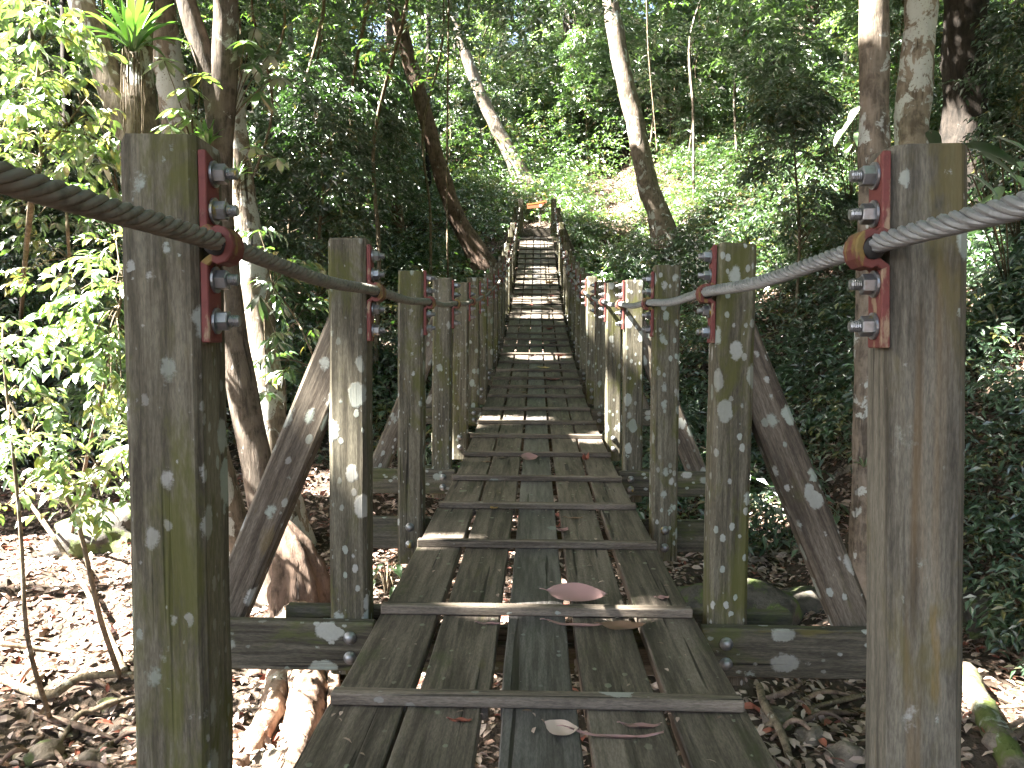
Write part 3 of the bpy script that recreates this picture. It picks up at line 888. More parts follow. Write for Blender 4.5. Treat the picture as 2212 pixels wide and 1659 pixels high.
def px_tree(label, pix, Y=None, mat='bark_grey', height=13.0, lean=0.0, **kw):
    """pix: list of (px, py, width px) from base upwards"""
    b = ghit(pix[0][0], pix[0][1]) if Y is None else at(pix[0][0], pix[0][1], Y)
    Y = b.y
    pts = [b] + [at(p[0], p[1], Y + lean*(i+1)) for i, p in enumerate(pix[1:])]
    if Y and abs(gz(b.x, b.y)-b.z) > 0.02:
        b = Vector((b.x, b.y, gz(b.x, b.y))); pts[0] = b
        if len(pts) > 1 and pts[1].z < b.z+0.3: pts.pop(1)
    rad = [wpx(p[2], Y) for p in pix]
    rad = rad[-len(pts):] if len(rad) > len(pts) else rad
    d = (pts[-1]-pts[-2]).normalized(); d.z = max(d.z, 0.35); d.normalize()
    ztop = max(gz(b.x, b.y)+height, pts[-1].z+2.0)
    p = pts[-1].copy(); rr = rad[-1]
    steps = 4; hz = (ztop-p.z)/steps
    for i in range(steps):
        d = (d+Vector((0, 0, .25))).normalized()
        p = p + d*(hz/d.z); rr *= 0.84
        pts.append(p.copy()); rad.append(rr)
    return make_tree(label, b, [(pts, rad)] + kw.pop('limbs', []), M[mat], **kw)

Y1 = 8.0
def A8(px, py, Y=Y1): return at(px, py, Y)
# multi-stemmed tree behind the front left post
base = Vector((A8(600, 1290).x, Y1, 0)); base.z = gz(base.x, base.y)
sA = [base, A8(575, 1090), A8(520, 830), A8(478, 520), A8(474, 330), A8(484, 160), A8(488, 0), A8(480, -260), A8(500, -700), A8(540, -1500)]
treeA = make_tree('dark rough trunk with a pale fork, leaning up left behind the front left post', base,
    [(sA, [.165, .155, .145, .13, .125, .125, .12, .11, .09, .06]),
     ([A8(470, 300), A8(462, 200), A8(430, 90), A8(398, -10), A8(350, -200), A8(300, -600)], [.085, .105, .10, .09, .08, .05])],
    M['bark_shade'], roots=5, flare=1.7, seed=3, sides=18)
baseB = Vector((A8(520, 1290, 8.5).x, 8.5, 0)); baseB.z = gz(baseB.x, baseB.y)
sB = [baseB, A8(455, 1000, 8.4), A8(370, 650, 8.2), A8(310, 400), A8(302, 290), A8(300, 150), A8(305, 0), A8(315, -250), A8(300, -700), A8(290, -1300)]
treeB = make_tree('forked grey trunk rising above the front left post, an air plant sitting in its fork', baseB,
    [(sB, [.21, .20, .20, .20, .20, .125, .12, .115, .10, .06]),
     ([A8(300, 330), A8(272, 270), A8(235, 170), A8(200, 70), A8(165, -30), A8(110, -250), A8(40, -700)], [.10, .145, .135, .125, .12, .10, .06])],
    M['bark_grey'], roots=4, flare=1.5, seed=9, sides=18)
px_tree('lichen-blotched grey trunk seen between the two forked trees at upper left', [(420, 1180, 70), (400, 600, 66), (380, 230, 64), (362, 120, 62), (345, 0, 60)], Y=10.5, mat='bark_mottled', seed=12)
px_tree('pale sunlit trunk hung with dry roots and small air plants, left of the second post', [(640, 1180, 62), (600, 1000, 60), (585, 860, 62), (562, 690, 62), (540, 520, 58), (524, 400, 52), (512, 260, 36), (506, 120, 24), (500, 0, 18)], Y=9.5, mat='bark_mottled', seed=15, height=10, wob=0.13)
# right hand trees
px_tree('straight grey-brown trunk rising just left of the front right post plate, mossy at its foot', [(1872, 1340, 66), (1872, 1000, 60), (1882, 600, 60), (1888, 300, 61), (1888, 0, 58)], Y=7.6, mat='bark_grey', seed=21, roots=4)
px_tree('mottled trunk with white lichen, directly behind the top of the front right post', [(1990, 1200, 76), (1978, 700, 72), (1970, 330, 68), (1975, 200, 68), (1985, 90, 66), (1990, 0, 64)], Y=9.6, mat='bark_mottled', seed=22, roots=3)
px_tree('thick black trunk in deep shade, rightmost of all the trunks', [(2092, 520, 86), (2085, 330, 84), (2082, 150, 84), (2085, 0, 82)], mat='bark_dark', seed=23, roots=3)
# far trees by the end of the bridge
px_tree('brown leaning trunk whose foot stands left of the far end of the bridge', [(1052, 585, 44), (992, 480, 36), (955, 380, 34), (905, 200, 32), (870, 80, 32), (850, 0, 30)], mat='bark_brown', seed=31, height=12)
px_tree('grey lichen-ringed trunk leaning left, growing above the far end of the bridge', [(1140, 410, 36), (1096, 320, 29), (1050, 230, 26), (1010, 130, 24), (985, 50, 22), (968, 0, 21)], mat='bark_grey', seed=32, height=13)
_t10 = px_tree('leaning trunk bleached white by sun along its left side, right of the bridge end', [(1448, 550, 52), (1425, 470, 46), (1400, 400, 42), (1375, 280, 40), (1345, 150, 38), (1318, 0, 34)], mat='bark_grey', seed=33, height=12)
for _px, _py, _rr in [(1308, -60, .9), (1318, 30, .9), (1335, 110, .9), (1350, 190, .8), (1365, 240, .6)]: sunny(at(_px, _py, _t10.location.y), _rr)
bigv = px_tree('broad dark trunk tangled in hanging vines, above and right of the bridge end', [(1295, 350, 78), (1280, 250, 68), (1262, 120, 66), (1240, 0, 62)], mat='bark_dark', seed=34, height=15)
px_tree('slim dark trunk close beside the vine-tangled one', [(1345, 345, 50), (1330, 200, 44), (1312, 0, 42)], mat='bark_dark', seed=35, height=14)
px_tree('thin two-toned trunk high on the slope, left of the small dark hollow at upper right', [(1610, 180, 24), (1602, 90, 22), (1590, 0, 20)], mat='bark_grey', seed=36, height=13)
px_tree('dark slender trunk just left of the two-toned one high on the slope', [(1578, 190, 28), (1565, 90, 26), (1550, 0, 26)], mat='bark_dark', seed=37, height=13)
px_tree('brown trunk standing over the small dark hollow at upper right', [(1768, 150, 38), (1760, 80, 32), (1750, 0, 30)], mat='bark_brown', seed=38, height=13)
px_tree('pale slim trunk behind the hollow at upper right', [(1700, 70, 18), (1690, 30, 17), (1682, 0, 16)], mat='bark_pale', seed=39, height=12)
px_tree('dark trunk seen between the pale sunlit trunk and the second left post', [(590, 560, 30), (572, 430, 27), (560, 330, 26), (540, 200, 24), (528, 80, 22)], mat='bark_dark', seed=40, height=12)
px_tree('short brown trunk half hidden in dark leaves, above the second left post', [(800, 480, 26), (792, 330, 22), (786, 150, 20)], mat='bark_brown', seed=41, height=11)
px_tree('mid-brown trunk in shade, first to the right of the second left post', [(862, 520, 24), (850, 330, 22), (846, 200, 19)], mat='bark_brown', seed=42, height=11)
slim = [(640, 480, 'thin grey sapling trunk between the second left post and the pale sunlit trunk', 14), (700, 500, 'thin dark sapling trunk right above the second left post', 12), (925, 440, 'thin pale trunk between the two leaning trunks, lower one', 11),
        (985, 330, 'thin bright trunk behind the two leaning trunks', 11), (1085, 250, 'thin pale trunk right of the lichen-ringed leaning trunk', 12), (1190, 300, 'thin grey trunk above the arrow sign', 10),
        (1418, 250, 'thin trunk right of the sun-bleached one', 10), (1500, 260, 'thin upright sapling trunk on the right slope', 9), (1535, 240, 'thin dark sapling trunk high on the right slope', 10),
        (1825, 200, 'thin trunk left of the straight grey-brown one', 12), (60, 560, 'thin trunk at the far left among bright leaves', 14), (150, 520, 'dark trunk among the bright leaves at far left', 22)]
for i, (x, yb, lb, w) in enumerate(slim):
    dx = random.uniform(-22, 14)
    px_tree(lb, [(x, yb, w*1.3), (x+dx*.4, yb*.55, w), (x+dx, 0, w*.85)], mat=['bark_pale', 'bark_grey', 'bark_dark'][i % 3], seed=60+i, height=9, name='slender_tree', sides=8, crown=(i % 3 == 0))
# mostly unseen trees, added to carry the crowns that shade the picture
for i, (x, y) in enumerate([(-7.5, 1.5), (-12, 6), (-16, 12), (-20, 18), (-11, 15), (-16, 24), (-8, 21), (-22, 8), (-6, 34), (-14, 34), (3, 40), (-23, 30), (6.5, 3), (9, 9), (-4, -8), (5, -7), (-13, -12), (13, -9), (1, -17), (14, 4), (17, 16), (14, 26), (-20, -4)]):
    b = Vector((x, y, gz(x, y))); h = 12.5+2*math.sin(i*2.1)
    pts = [b, b+Vector((.2, .1, h*.35)), b+Vector((-.1, .3, h*.7)), b+Vector((.2, .2, h))]
    make_tree(['tall forest tree with a spreading crown, seen only in part between nearer leaves'][0], b, [(pts, [.20, .16, .12, .07])], M[['bark_grey', 'bark_brown', 'bark_dark'][i % 3]],
              name='forest_tree', group='tall trees deep in the forest', seed=80+i, sides=10)

# ------------------------------------------------------------------ crowns: mostly unseen leaf clumps added for shade, given to the nearest tree
SC_P = np.array([s[0] for s in SUNNY]); SC_R = np.array([s[1] for s in SUNNY])
def canopy():
    r = np.random.default_rng(21)
    n = 12500
    x = r.uniform(-32, 24, n); y = r.uniform(-24, 46, n)
    x = np.where(y > 30, r.uniform(-30, 16, n), x)
    z = ground_z(np.clip(x, -30, 6), y)*0.8 + r.uniform(8.8, 15.5, len(x))
    C = np.stack([x, y, z], 1)
    # extra clumps added towards the sun to shade deck, banks and far slope
    def shade_clumps(n, xr, yr, zr):
        q = np.stack([r.uniform(*xr, n), r.uniform(*yr, n), r.uniform(*zr, n)], 1)
        return q + S3*((r.uniform(9.5, 15, n)-q[:, 2])/S3[2])[:, None]
    C = np.concatenate([C[C[:, 1] > -13], shade_clumps(420, (-1.0, 1.0), (.3, 8), (0, 1.2)), shade_clumps(520, (1.2, 8), (2.5, 17), (-1, 2)), shade_clumps(160, (-5, -2), (12, 20), (0, 3)), shade_clumps(200, (-.7, .7), (8, 18), (.3, 1.5)),  # no clumps far behind the camera, so open sky fills in
                        shade_clumps(800, (-15, -1.5), (13, 31), (0, 6)), shade_clumps(700, (1.5, 15), (13, 31), (0, 7)), shade_clumps(250, (-9, -1), (9, 14), (-1, 2)), shade_clumps(260, (3.5, 8), (9, 14), (1.5, 7)), shade_clumps(700, (-9, 9), (31, 44), (4, 13))])
    # crowns thin out far behind, thinned to let sun and sky in
    far = C[:, 1] > 32
    C = C[~far | (r.uniform(size=len(C)) < 0.75)]
    tx = np.array([t[1] for t in TREES]); 
    own = np.argmin(((C[:, None, :2]-tx[None])**2).sum(-1), 1)
    for i, (root, xy, zt, b) in enumerate(TREES):
        c = C[own == i]
        g = Geo()
        top = np.array([xy[0], xy[1], zt])
        if len(c) == 0: c = top[None]+r.normal(size=(6, 3))*0.9
        # every clump: a puff of twigs
        nt = 10
        O = np.repeat(c, nt, 0); D = r.normal(size=(len(O), 3)); D[:, 2] = np.abs(D[:, 2])*0.35-0.1
        cl = np.repeat(r.uniform(0.1, 0.9, len(c)), nt)
        O = O + norm(D)*0.12 + r.normal(size=O.shape)*np.array([.22, .22, .16])
        twigs(g, O, D, r.uniform(.4, .9, len(O)), 7, .25, .115, r, 0.3, cl, filt=True)
        # limbs from the stem top to some of the clumps
        me = g.mesh('crown', False); me.transform(Matrix.Translation(-Vector(b)))
        o = link_mesh('crown', me, M['leaf_canopy'], parent=root)
        gl = Geo()
        d = np.linalg.norm(c-top, axis=1)
        for j in np.argsort(d)[:14]:
            e = c[j]; mid = (top+e)/2+np.array([0, 0, .3])
            st = top - np.array([0, 0, min(1.5, 0.25*d[j])])
            V, Q = tube(spline([st, mid, e], 8), np.linspace(.055, .012, 8), 5); gl.add(V, quads_to_tris(Q))
        me = gl.mesh('branches'); me.transform(Matrix.Translation(-Vector(b)))
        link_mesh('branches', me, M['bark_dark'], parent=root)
canopy()
# ------------------------------------------------------------------ understorey trees (copies of a few grown ones)
def understory_mesh(h, width, nclump, leafL, leafW, r, low=0.25):
    g = Geo(); 
    pts = [(0, 0, -0.2), (r.uniform(-.1, .1), r.uniform(-.1, .1), h*.4), (r.uniform(-.25, .25), r.uniform(-.25, .25), h*.75), (r.uniform(-.3, .3), r.uniform(-.3, .3), h)]
    P = spline(pts, 16); V, Q = tube(P, np.linspace(.045, .012, 16)*(h/5), 6, .06, 3, 1); g.add(V, quads_to_tris(Q))
    gc = Geo()
    t = low+(1-low)*r.uniform(0, 1, nclump)**0.8
    c0 = np.stack([np.interp(t, np.linspace(0, 1, 16), P[:, k]) for k in range(3)], 1)
    a = r.uniform(0, 6.28, nclump); rad = width*np.sqrt(r.uniform(0.05, 1, nclump))*(1.08-t*0.65)
    c = c0 + np.stack([np.cos(a)*rad, np.sin(a)*rad, r.uniform(-.1, .35, nclump)], 1)
    for j in range(0, nclump, 2):
        V, Q = tube([c0[j]-np.array([0, 0, .2]), (c0[j]+c[j])/2+np.array([0, 0, .06]), c[j]], [.014, .010, .005], 4); g.add(V, quads_to_tris(Q))
    nt = 9
    out = np.stack([np.cos(a), np.sin(a), np.zeros(nclump)], 1)
    D = np.repeat(out, nt, 0)*0.8 + r.normal(size=(nclump*nt, 3))*0.7; D[:, 2] = D[:, 2]*0.4+0.1
    O = np.repeat(c, nt, 0) + r.normal(size=(nclump*nt, 3))*0.13
    tone = np.repeat(r.uniform(0, 1, nclump), nt)
    twigs(gc, O, D, r.uniform(.25, .55, len(O)), 8, leafL, leafW, r, .45, tone)
    return g.mesh('trunk'), gc.mesh('crown', False)
def dup(root, loc, rotz, scale, label=None, group=None):
    n = root.copy(); COL.objects.link(n); n.location = loc; n.rotation_euler = (0, 0, rotz); n.scale = (scale,)*3
    if label: n['label'] = label
    if group: n['group'] = group
    for ch in root.children:
        c = ch.copy(); COL.objects.link(c); c.parent = n
    return n
_r = np.random.default_rng(77)
PROTO = []
def describe(x, y, k, h):
    px = x/max(y, 1)*FPX+1157
    look = {0: 'dark-leaved', 1: 'mid-green', 2: 'short dark-leaved', 3: 'pale broad-leaved', 4: 'low bushy', 5: 'dense glossy-leaved'}[k]
    marks = [(-1e9, 'outside the left edge'), (0, 'at the far left edge'), (120, 'behind the upper-left saplings'), (260, 'behind the front left post'), (430, 'behind the forked trees'), (520, 'behind the pale sunlit trunk'),
             (620, 'right of the pale sunlit trunk'), (710, 'above the second left post'), (820, 'above the third left post'), (900, 'left of the brown leaning trunk'), (980, 'between the two leaning trunks'),
             (1080, 'above the left end post'), (1150, 'above the arrow sign'), (1230, 'below the vine-tangled trunk'), (1310, 'beside the slim dark trunk'), (1390, 'right of the sun-bleached trunk'), (1500, 'above the second right post'),
             (1600, 'near the small dark hollow'), (1720, 'on the slope by the hollow'), (1840, 'behind the straight grey-brown trunk'), (1940, 'behind the front right post'), (2080, 'near the black trunk'), (2212, 'outside the right edge')]
    m = [t for v, t in marks if px >= v][-1]
    d = 'close by, ' if y < 19 else ('' if y < 29 else ('high on the slope, ' if y < 40 else 'far back, '))
    size = 'small ' if h < 3.2 else ('' if h < 5.2 else ('tall ' if h < 7 else 'very tall '))
    return '%s%s understorey tree %s%s' % (size, look, d, m)
ZONES = ['leafy understorey tree in the dense forest left of the bridge', 'leafy understorey tree on the forested slope above the far end of the bridge', 'leafy understorey tree on the steep bank right of the bridge']
def spot_ok(x, y, R):
    if abs(x) < 1.5+R*0.7 and y < 29.5: return False
    if abs(x) < 1.3 and y < 33: return False
    return True
specs = [(4.6, 1.25, 70, .16, .055, 'leaf_dark'), (6.2, 1.6, 95, .18, .066, 'leaf_mid'), (3.4, 1.0, 52, .15, .050, 'leaf_dark'), (5.2, 1.4, 76, .19, .075, 'leaf_bright'), (2.3, .85, 40, .15, .055, 'leaf_mid')]
for h, w, nc, ll, lw, mt in specs:
    tm, cm = understory_mesh(h, w, nc, ll, lw, _r)
    PROTO.append((h, w, tm, cm, mt))
PROTO.append((6.2, 1.6, PROTO[1][2], understory_mesh(6.2, 1.7, 120, .17, .055, _r)[1], 'leaf_dark'))
placed = []
def place_under(x, y, k, s, used={}):
    h, w, tm, cm, mt = PROTO[k]
    zone = 2 if (x > 2.0 and y < 30) else (1 if y > 27 else 0)
    loc = (x, y, gz(x, y)); rz = _r.uniform(0, 6.28)
    grp = ['understorey trees left of the bridge', 'understorey trees on the far slope', 'understorey trees on the right bank'][zone]
    if k not in used:
        root = empty('understory_tree', loc, (0, 0, rz)); root.scale = (s,)*3
        tag(root, describe(x, y, k, h), 'small tree', grp)
        link_mesh('trunk', tm, M['stem'], parent=root); link_mesh('crown', cm, M[mt], parent=root)
        used[k] = root
    else: dup(used[k], loc, rz, s, describe(x, y, k, h), grp)
    placed.append((x, y))
def try_place(n, xr, yr, kinds, mind, srange, clear=0.9):
    c = 0
    for _ in range(n*30):
        if c >= n: break
        x, y = _r.uniform(*xr), _r.uniform(*yr); k = kinds[_r.integers(len(kinds))]; s = _r.uniform(*srange)
        h, w = PROTO[k][0]*s, PROTO[k][1]*s
        # stay near the view
        px = (x+0.012)/max(y, .1)*FPX+1157
        if px < -500 or px > 2700: continue
        if not spot_ok(x, y, w): continue
        if any((x-a)**2+(y-b)**2 < mind**2 for a, b in placed): continue
        z = gz(x, y)
        if not sun_clear(np.array([[x, y, z+h*.4], [x, y, z+h*.65], [x, y, z+h*.9]]), w*0.75, 0.5).all(): continue
        # do not hide the sunlit glade, the sign or the leaning trunks
        if 3 < y < 21 and 0.5 < x < 0.30*y-0.2 and h > 1.2 and y > 10: continue
        pxx = x/y*1800+1157
        if 860 < pxx < 1520 and 18 < y < 32 and h > 2.6: continue
        if (940 < pxx < 1150 or 1225 < pxx < 1370) and y < 34 and h > 2.6: continue
        if 830 < pxx+w*1800/y and pxx-w*1800/y < 1050 and y < 25: continue
        if y < 12 and x > 1.5: continue
        place_under(x, y, k, s); c += 1
for _x, _yy, _s in [(690, 17.5, .95), (620, 20, 1.0), (770, 23, 1.0)]: place_under((_x-1157)/1800*_yy, _yy, 5, _s)
try_place(14, (-14, -3.2), (11, 20), [0, 2, 4], 1.5, (.7, 1.1))
try_place(36, (-22, -2.5), (18, 34), [0, 1, 2, 0], 1.6, (.8, 1.2))
try_place(14, (4.5, 13), (12, 24), [0, 2, 4], 1.6, (.6, .95))
try_place(34, (5, 22), (22, 38), [0, 1, 2, 3, 4], 1.5, (.7, 1.1))
try_place(26, (-12, 12), (32, 42), [0, 1, 3, 3], 1.8, (.9, 1.3))
try_place(22, (-6, 8), (34, 46), [5, 0, 1, 5], 1.5, (.7, 1.1))
try_place(38, (-32, 30), (38, 62), [1, 3, 3, 0], 2.4, (1.0, 1.6))
for _root, _xy, _zt, _b in TREES:
    if _root.name.startswith('forest_tree'):
        _root['label'] = describe(_b[0], _b[1], 5, 4).replace('dense glossy-leaved understorey tree', 'tall forest tree')

# ------------------------------------------------------------------ undergrowth covering the banks
def undergrowth(name, label, xr, yr, n, hr, leafL, mat, seed, reject=None, k=6):
    r = np.random.default_rng(seed)
    x = r.uniform(*xr, n); y = r.uniform(*yr, n)
    px = (x+0.012)/y*FPX+1157
    ok = (px > -450) & (px < 2650)
    ok &= ~((np.abs(x) < 1.15) & (y < 28.3)) & ~((np.abs(x) < 0.8) & (y < 31.5))
    dens = 0.5+0.5*vnoise(x, y, 0.9, 8)
    ok &= r.uniform(size=n) < np.clip(dens+0.35, 0.12, 1)
    if reject is not None: ok &= ~reject(x, y)
    x, y = x[ok], y[ok]; z = ground_z(x, y)
    h = r.uniform(*hr, len(x))
    under = (np.abs(x) < 2.2) & (y < 28)
    h = np.where(under, np.minimum(h, np.clip(deck_z(y)-z-0.2, .2, 9)), h)
    nt = 7
    g = Geo()
    O = np.stack([x, y, z], 1); O = np.repeat(O, nt, 0); hh = np.repeat(h, nt)
    frac = np.tile(np.linspace(.25, 1, nt), len(x))
    a = r.uniform(0, 6.28, len(O))
    lean = r.normal(size=(len(x), 2))*0.22; lean = np.repeat(lean, nt, 0)
    O = O + np.stack([lean[:, 0]*hh*frac, lean[:, 1]*hh*frac, hh*frac*0.85], 1)
    D = np.stack([np.cos(a), np.sin(a), r.uniform(.0, .7, len(O))], 1)
    tone = np.repeat(r.uniform(0, 1, len(x)), nt)
    twigs(g, O, D, hh*r.uniform(.25, .5, len(O))+.1, k, leafL, leafL*.36, r, .5, tone)
    # stems
    me = g.mesh(name, False)
    o = link_mesh(name, me, M[mat]); tag(o, label, 'undergrowth', kind='stuff')
    gs = Geo(); sel = r.uniform(size=len(x)) < 0.5
    P0 = np.stack([x, y, z-.05], 1)[sel]; hs = h[sel]; lz = lean[::nt][sel]
    P1 = P0+np.stack([lz[:, 0]*hs, lz[:, 1]*hs, hs*.9], 1)
    w = 0.008
    m = len(P0); V = np.stack([P0+[w, 0, 0], P0+[-w*.5, w*.87, 0], P0+[-w*.5, -w*.87, 0], P1], 1).reshape(-1, 3)
    T = (np.array([[0, 1, 3], [1, 2, 3], [2, 0, 3]])[None]+(np.arange(m)*4)[:, None, None]).reshape(-1, 3)
    oo = link_mesh('stems', mesh_np('stems', V, T, False), M['stem'], parent=o); oo['kind'] = 'stuff'
    return len(x)
def rej_left(x, y): return (x < -1.2) & (y < 12.5)
def rej_glade(x, y): return np.zeros(len(x), bool)
cnt = 0
cnt += undergrowth('undergrowth', 'dark glossy shrubs and seedlings covering the ravine side left of the bridge', (-16, 0), (10, 27), 2400, (.35, 1.4), .165, 'leaf_dark', 1, rej_left)
cnt += undergrowth('undergrowth', 'dense green shrubs covering the steep bank right of the bridge', (1.2, 15), (9.5, 26), 2500, (.35, 1.3), .16, 'leaf_dark', 2)
cnt += undergrowth('undergrowth', 'low sunlit shrubs on the slope above and right of the bridge end', (0, 14), (19, 33), 2300, (.25, .8), .15, 'leaf_mid', 3)
cnt += undergrowth('undergrowth', 'low shrubs and creepers round the far end of the bridge and above the arrow sign', (-9, 2), (24, 40), 1900, (.3, 1.2), .165, 'leaf_mid', 4)
cnt += undergrowth('undergrowth', 'tangled green shrubs climbing the upper right slope', (5, 24), (18, 38), 3200, (.5, 1.7), .17, 'leaf_mid', 9)
cnt += undergrowth('undergrowth', 'far-off shrub layer filling the forest between the trunks', (-40, 40), (33, 72), 6500, (.9, 3.2), .21, 'leaf_mid', 5)
cnt += undergrowth('undergrowth', 'tangled green shrubs climbing the upper right slope', (5, 24), (18, 38), 3200, (.5, 1.7), .17, 'leaf_mid', 9)
cnt += undergrowth('undergrowth', 'far-off shrubs in the forest at the left edge', (-40, -12), (14, 40), 2600, (.7, 2.2), .17, 'leaf_dark', 6)
cnt += undergrowth('undergrowth', 'shrubs on the near bank at the right edge', (3.9, 12), (5.5, 12.5), 3200, (.25, .9), .11, 'leaf_dark', 7)
print('undergrowth shrubs', cnt)

# ------------------------------------------------------------------ slender stems between the larger trees
def slender_stems():
    r = np.random.default_rng(91); protos = []
    for i in range(5):
        g = Geo(); h = 12.0
        pts = [(0, 0, -.3)]+[(r.normal()*.16*k, r.normal()*.16*k, h*k/5) for k in range(1, 6)]
        V, Q = tube(spline(pts, 26), np.linspace(.045, .022, 26), 7, .08, 3, i); g.add(V, quads_to_tris(Q))
        gc = Geo(); n = 26
        P = spline(pts, 26); c = P[r.integers(12, 26, n)]+r.normal(size=(n, 3))*.35
        D = r.normal(size=(n*4, 3)); D[:, 2] *= .3
        twigs(gc, np.repeat(c, 4, 0), D, .4, 7, .16, .06, r, .3)
        protos.append((g.mesh('trunk'), gc.mesh('crown', False)))
    zone = [('thin bare sapling trunk among the foliage left of the bridge', 'thin sapling trunks left of the bridge', 22, (-18, -2.5), (15, 34)),
            ('thin bare sapling trunk on the forested slope beyond the bridge end', 'thin sapling trunks beyond the bridge end', 34, (-16, 18), (33, 52)),
            ('thin bare sapling trunk on the right-hand slope', 'thin sapling trunks on the right slope', 22, (5, 20), (22, 36))]
    for lb0, gp, n, xr, yr in zone:
        for i in range(n):
            x, y = r.uniform(*xr), r.uniform(*yr)
            if abs(x) < 1.6 and y < 31: continue
            k = r.integers(5); tm, cm = protos[k]; s = r.uniform(.6, 1.25)
            if not sun_clear(np.array([[x, y, gz(x, y)+4]]), 0.1, 1.0).all(): continue
            ln = r.normal()*.06
            lb = describe(x, y, 0, 4).replace('dark-leaved understorey tree', ('left-leaning' if ln < -.03 else ('right-leaning' if ln > .03 else 'upright'))+' thin sapling trunk')
            lb = ('short ' if s < .85 else ('' if s < 1.05 else 'high '))+lb
            root = empty('slender_tree', (x, y, gz(x, y)), (r.normal()*.03, ln, 0)); root.scale = (s,)*3
            tag(root, lb, 'tree', gp)
            link_mesh('trunk', tm, [M['stem'], M['bark_grey'], M['stem']][k % 3], parent=root); link_mesh('crown', cm, M['leaf_mid'], parent=root)
slender_stems()
# ------------------------------------------------------------------ plants near the bridge
def sapling(name, label, base, stems, anchors, mat, leafL, leafW, seed, ntw=4, k=8, tl=(.18, .34), droop=.9, cat='sapling', group=None, fine=True, jit=.05, down=.45, stemmat='stem', spread=.8):
    r = np.random.default_rng(seed)
    root = empty(name, base); tag(root, label, cat, group)
    g = Geo()
    allp = []
    for pts, rad in stems:
        P = spline([tuple(p) for p in pts], 22); R = np.interp(np.linspace(0, 1, 22), np.linspace(0, 1, len(rad)), rad)
        V, Q = tube(P, R, 7, .08, 6, seed); g.add(V, quads_to_tris(Q)); allp.append(P)
    AP = np.concatenate(allp)
    gl = Geo()
    An = np.array([tuple(a) for a in anchors])
    for a in An:
        j = np.argmin(np.linalg.norm(AP-a, axis=1)); s = AP[j]
        mid = (s+a)/2+np.array([0, 0, .06])
        V, Q = tube(spline([s, mid, a], 7), np.linspace(.008, .004, 7), 4); g.add(V, quads_to_tris(Q))
    O = np.repeat(An, ntw, 0)+r.normal(size=(len(An)*ntw, 3))*jit
    src = np.array([AP[np.argmin(np.linalg.norm(AP-a, axis=1))] for a in An])
    D = np.repeat(norm(An-src+1e-4), ntw, 0)*.6+r.normal(size=O.shape)*.55; D[:, 2] = D[:, 2]*.4
    twigs(gl, O, D, r.uniform(*tl, len(O)), k, leafL, leafW, r, droop*.25, np.repeat(r.uniform(0.2, 1, len(An)), ntw), fine, down=down, spread=spread)
    me = g.mesh('stem'); me.transform(Matrix.Translation(-Vector(base))); link_mesh('stem', me, M[stemmat], parent=root)
    me = gl.mesh('leaves', False); me.transform(Matrix.Translation(-Vector(base))); link_mesh('leaves', me, M[mat], parent=root)
    return root
def P3(lst, Y): return [at(x, y, Y+random.uniform(-.35, .35)) for x, y in lst]
b = ghit(262, 1470)
sapling('leafy_sapling', 'arching pale-stemmed sapling at the left edge, foot beside the front left post', b,
        [([b, at(215, 1330, 5.9), at(165, 1120, 5.7), at(95, 990, 5.6), at(10, 850, 5.6), at(-60, 740, 5.6)], [.022, .019, .016, .013, .010, .006]),
         ([at(165, 1120, 5.7), at(205, 1010, 5.6), at(285, 1050, 5.4)], [.010, .008, .005])],
        P3([(60, 950), (110, 930), (150, 975), (200, 985), (230, 1000), (180, 1050), (110, 1030), (50, 1050), (20, 985), (255, 965), (140, 1090), (215, 1080), (30, 905), (90, 890), (15, 1090), (250, 1040)], 5.6),
        'leaf_bright', .105, .046, 201)
b = ghit(110, 1560)
sapling('leafy_sapling', 'slim sapling with a hooked stem at the far left, leaning over the sunlit litter', b,
        [([b, at(60, 1380, 5.2), at(45, 1150, 5.1), at(20, 900, 5.0), at(5, 760, 5.0)], [.018, .015, .012, .009, .006])],
        P3([(15, 745), (35, 760), (12, 830), (40, 800), (50, 850), (20, 905), (55, 740), (8, 700)], 5.0),
        'leaf_bright', .10, .042, 202)
b = ghit(150, 1180)
sapling('leafy_sapling', 'sunlit sapling with drooping leaves beside the left side of the front left post', b,
        [([b, at(190, 980, 8.0), at(230, 800, 6.8), at(262, 640, 6.2), at(268, 560, 6.0)], [.022, .018, .014, .010, .006])],
        P3([(235, 560), (200, 600), (175, 625), (215, 640), (250, 620), (160, 680), (235, 690), (205, 715), (255, 740), (225, 770), (190, 745), (262, 820), (240, 850), (255, 900), (230, 930), (262, 965), (215, 880), (250, 520), (185, 800)], 6.2),
        'leaf_bright', .105, .045, 203, ntw=5)
b = ghit(40, 760)
sapling('leafy_sapling', 'sapling with glowing yellow-green leaves at the upper left corner', b,
        [([b, at(60, 500, 7.6), at(90, 330, 7.2), at(80, 180, 7.0), at(100, 40, 7.0), at(110, -60, 7)], [.03, .026, .022, .017, .012, .007]),
         ([at(90, 330, 7.2), at(150, 260, 7.0), at(190, 210, 6.9)], [.012, .010, .006])],
        P3([(35, 20), (70, 35), (110, 20), (140, 50), (155, 90), (125, 75), (50, 100), (30, 150), (90, 140), (65, 190), (100, 190), (140, 170), (160, 210), (120, 225), (80, 240), (45, 235), (20, 215), (60, 290), (110, 290), (150, 280), (190, 250), (175, 300), (20, 300), (35, 350), (90, 350), (150, 350), (200, 330), (225, 290)], 7.0),
        'leaf_bright', .135, .058, 204, ntw=4)
b = ghit(160, 700)
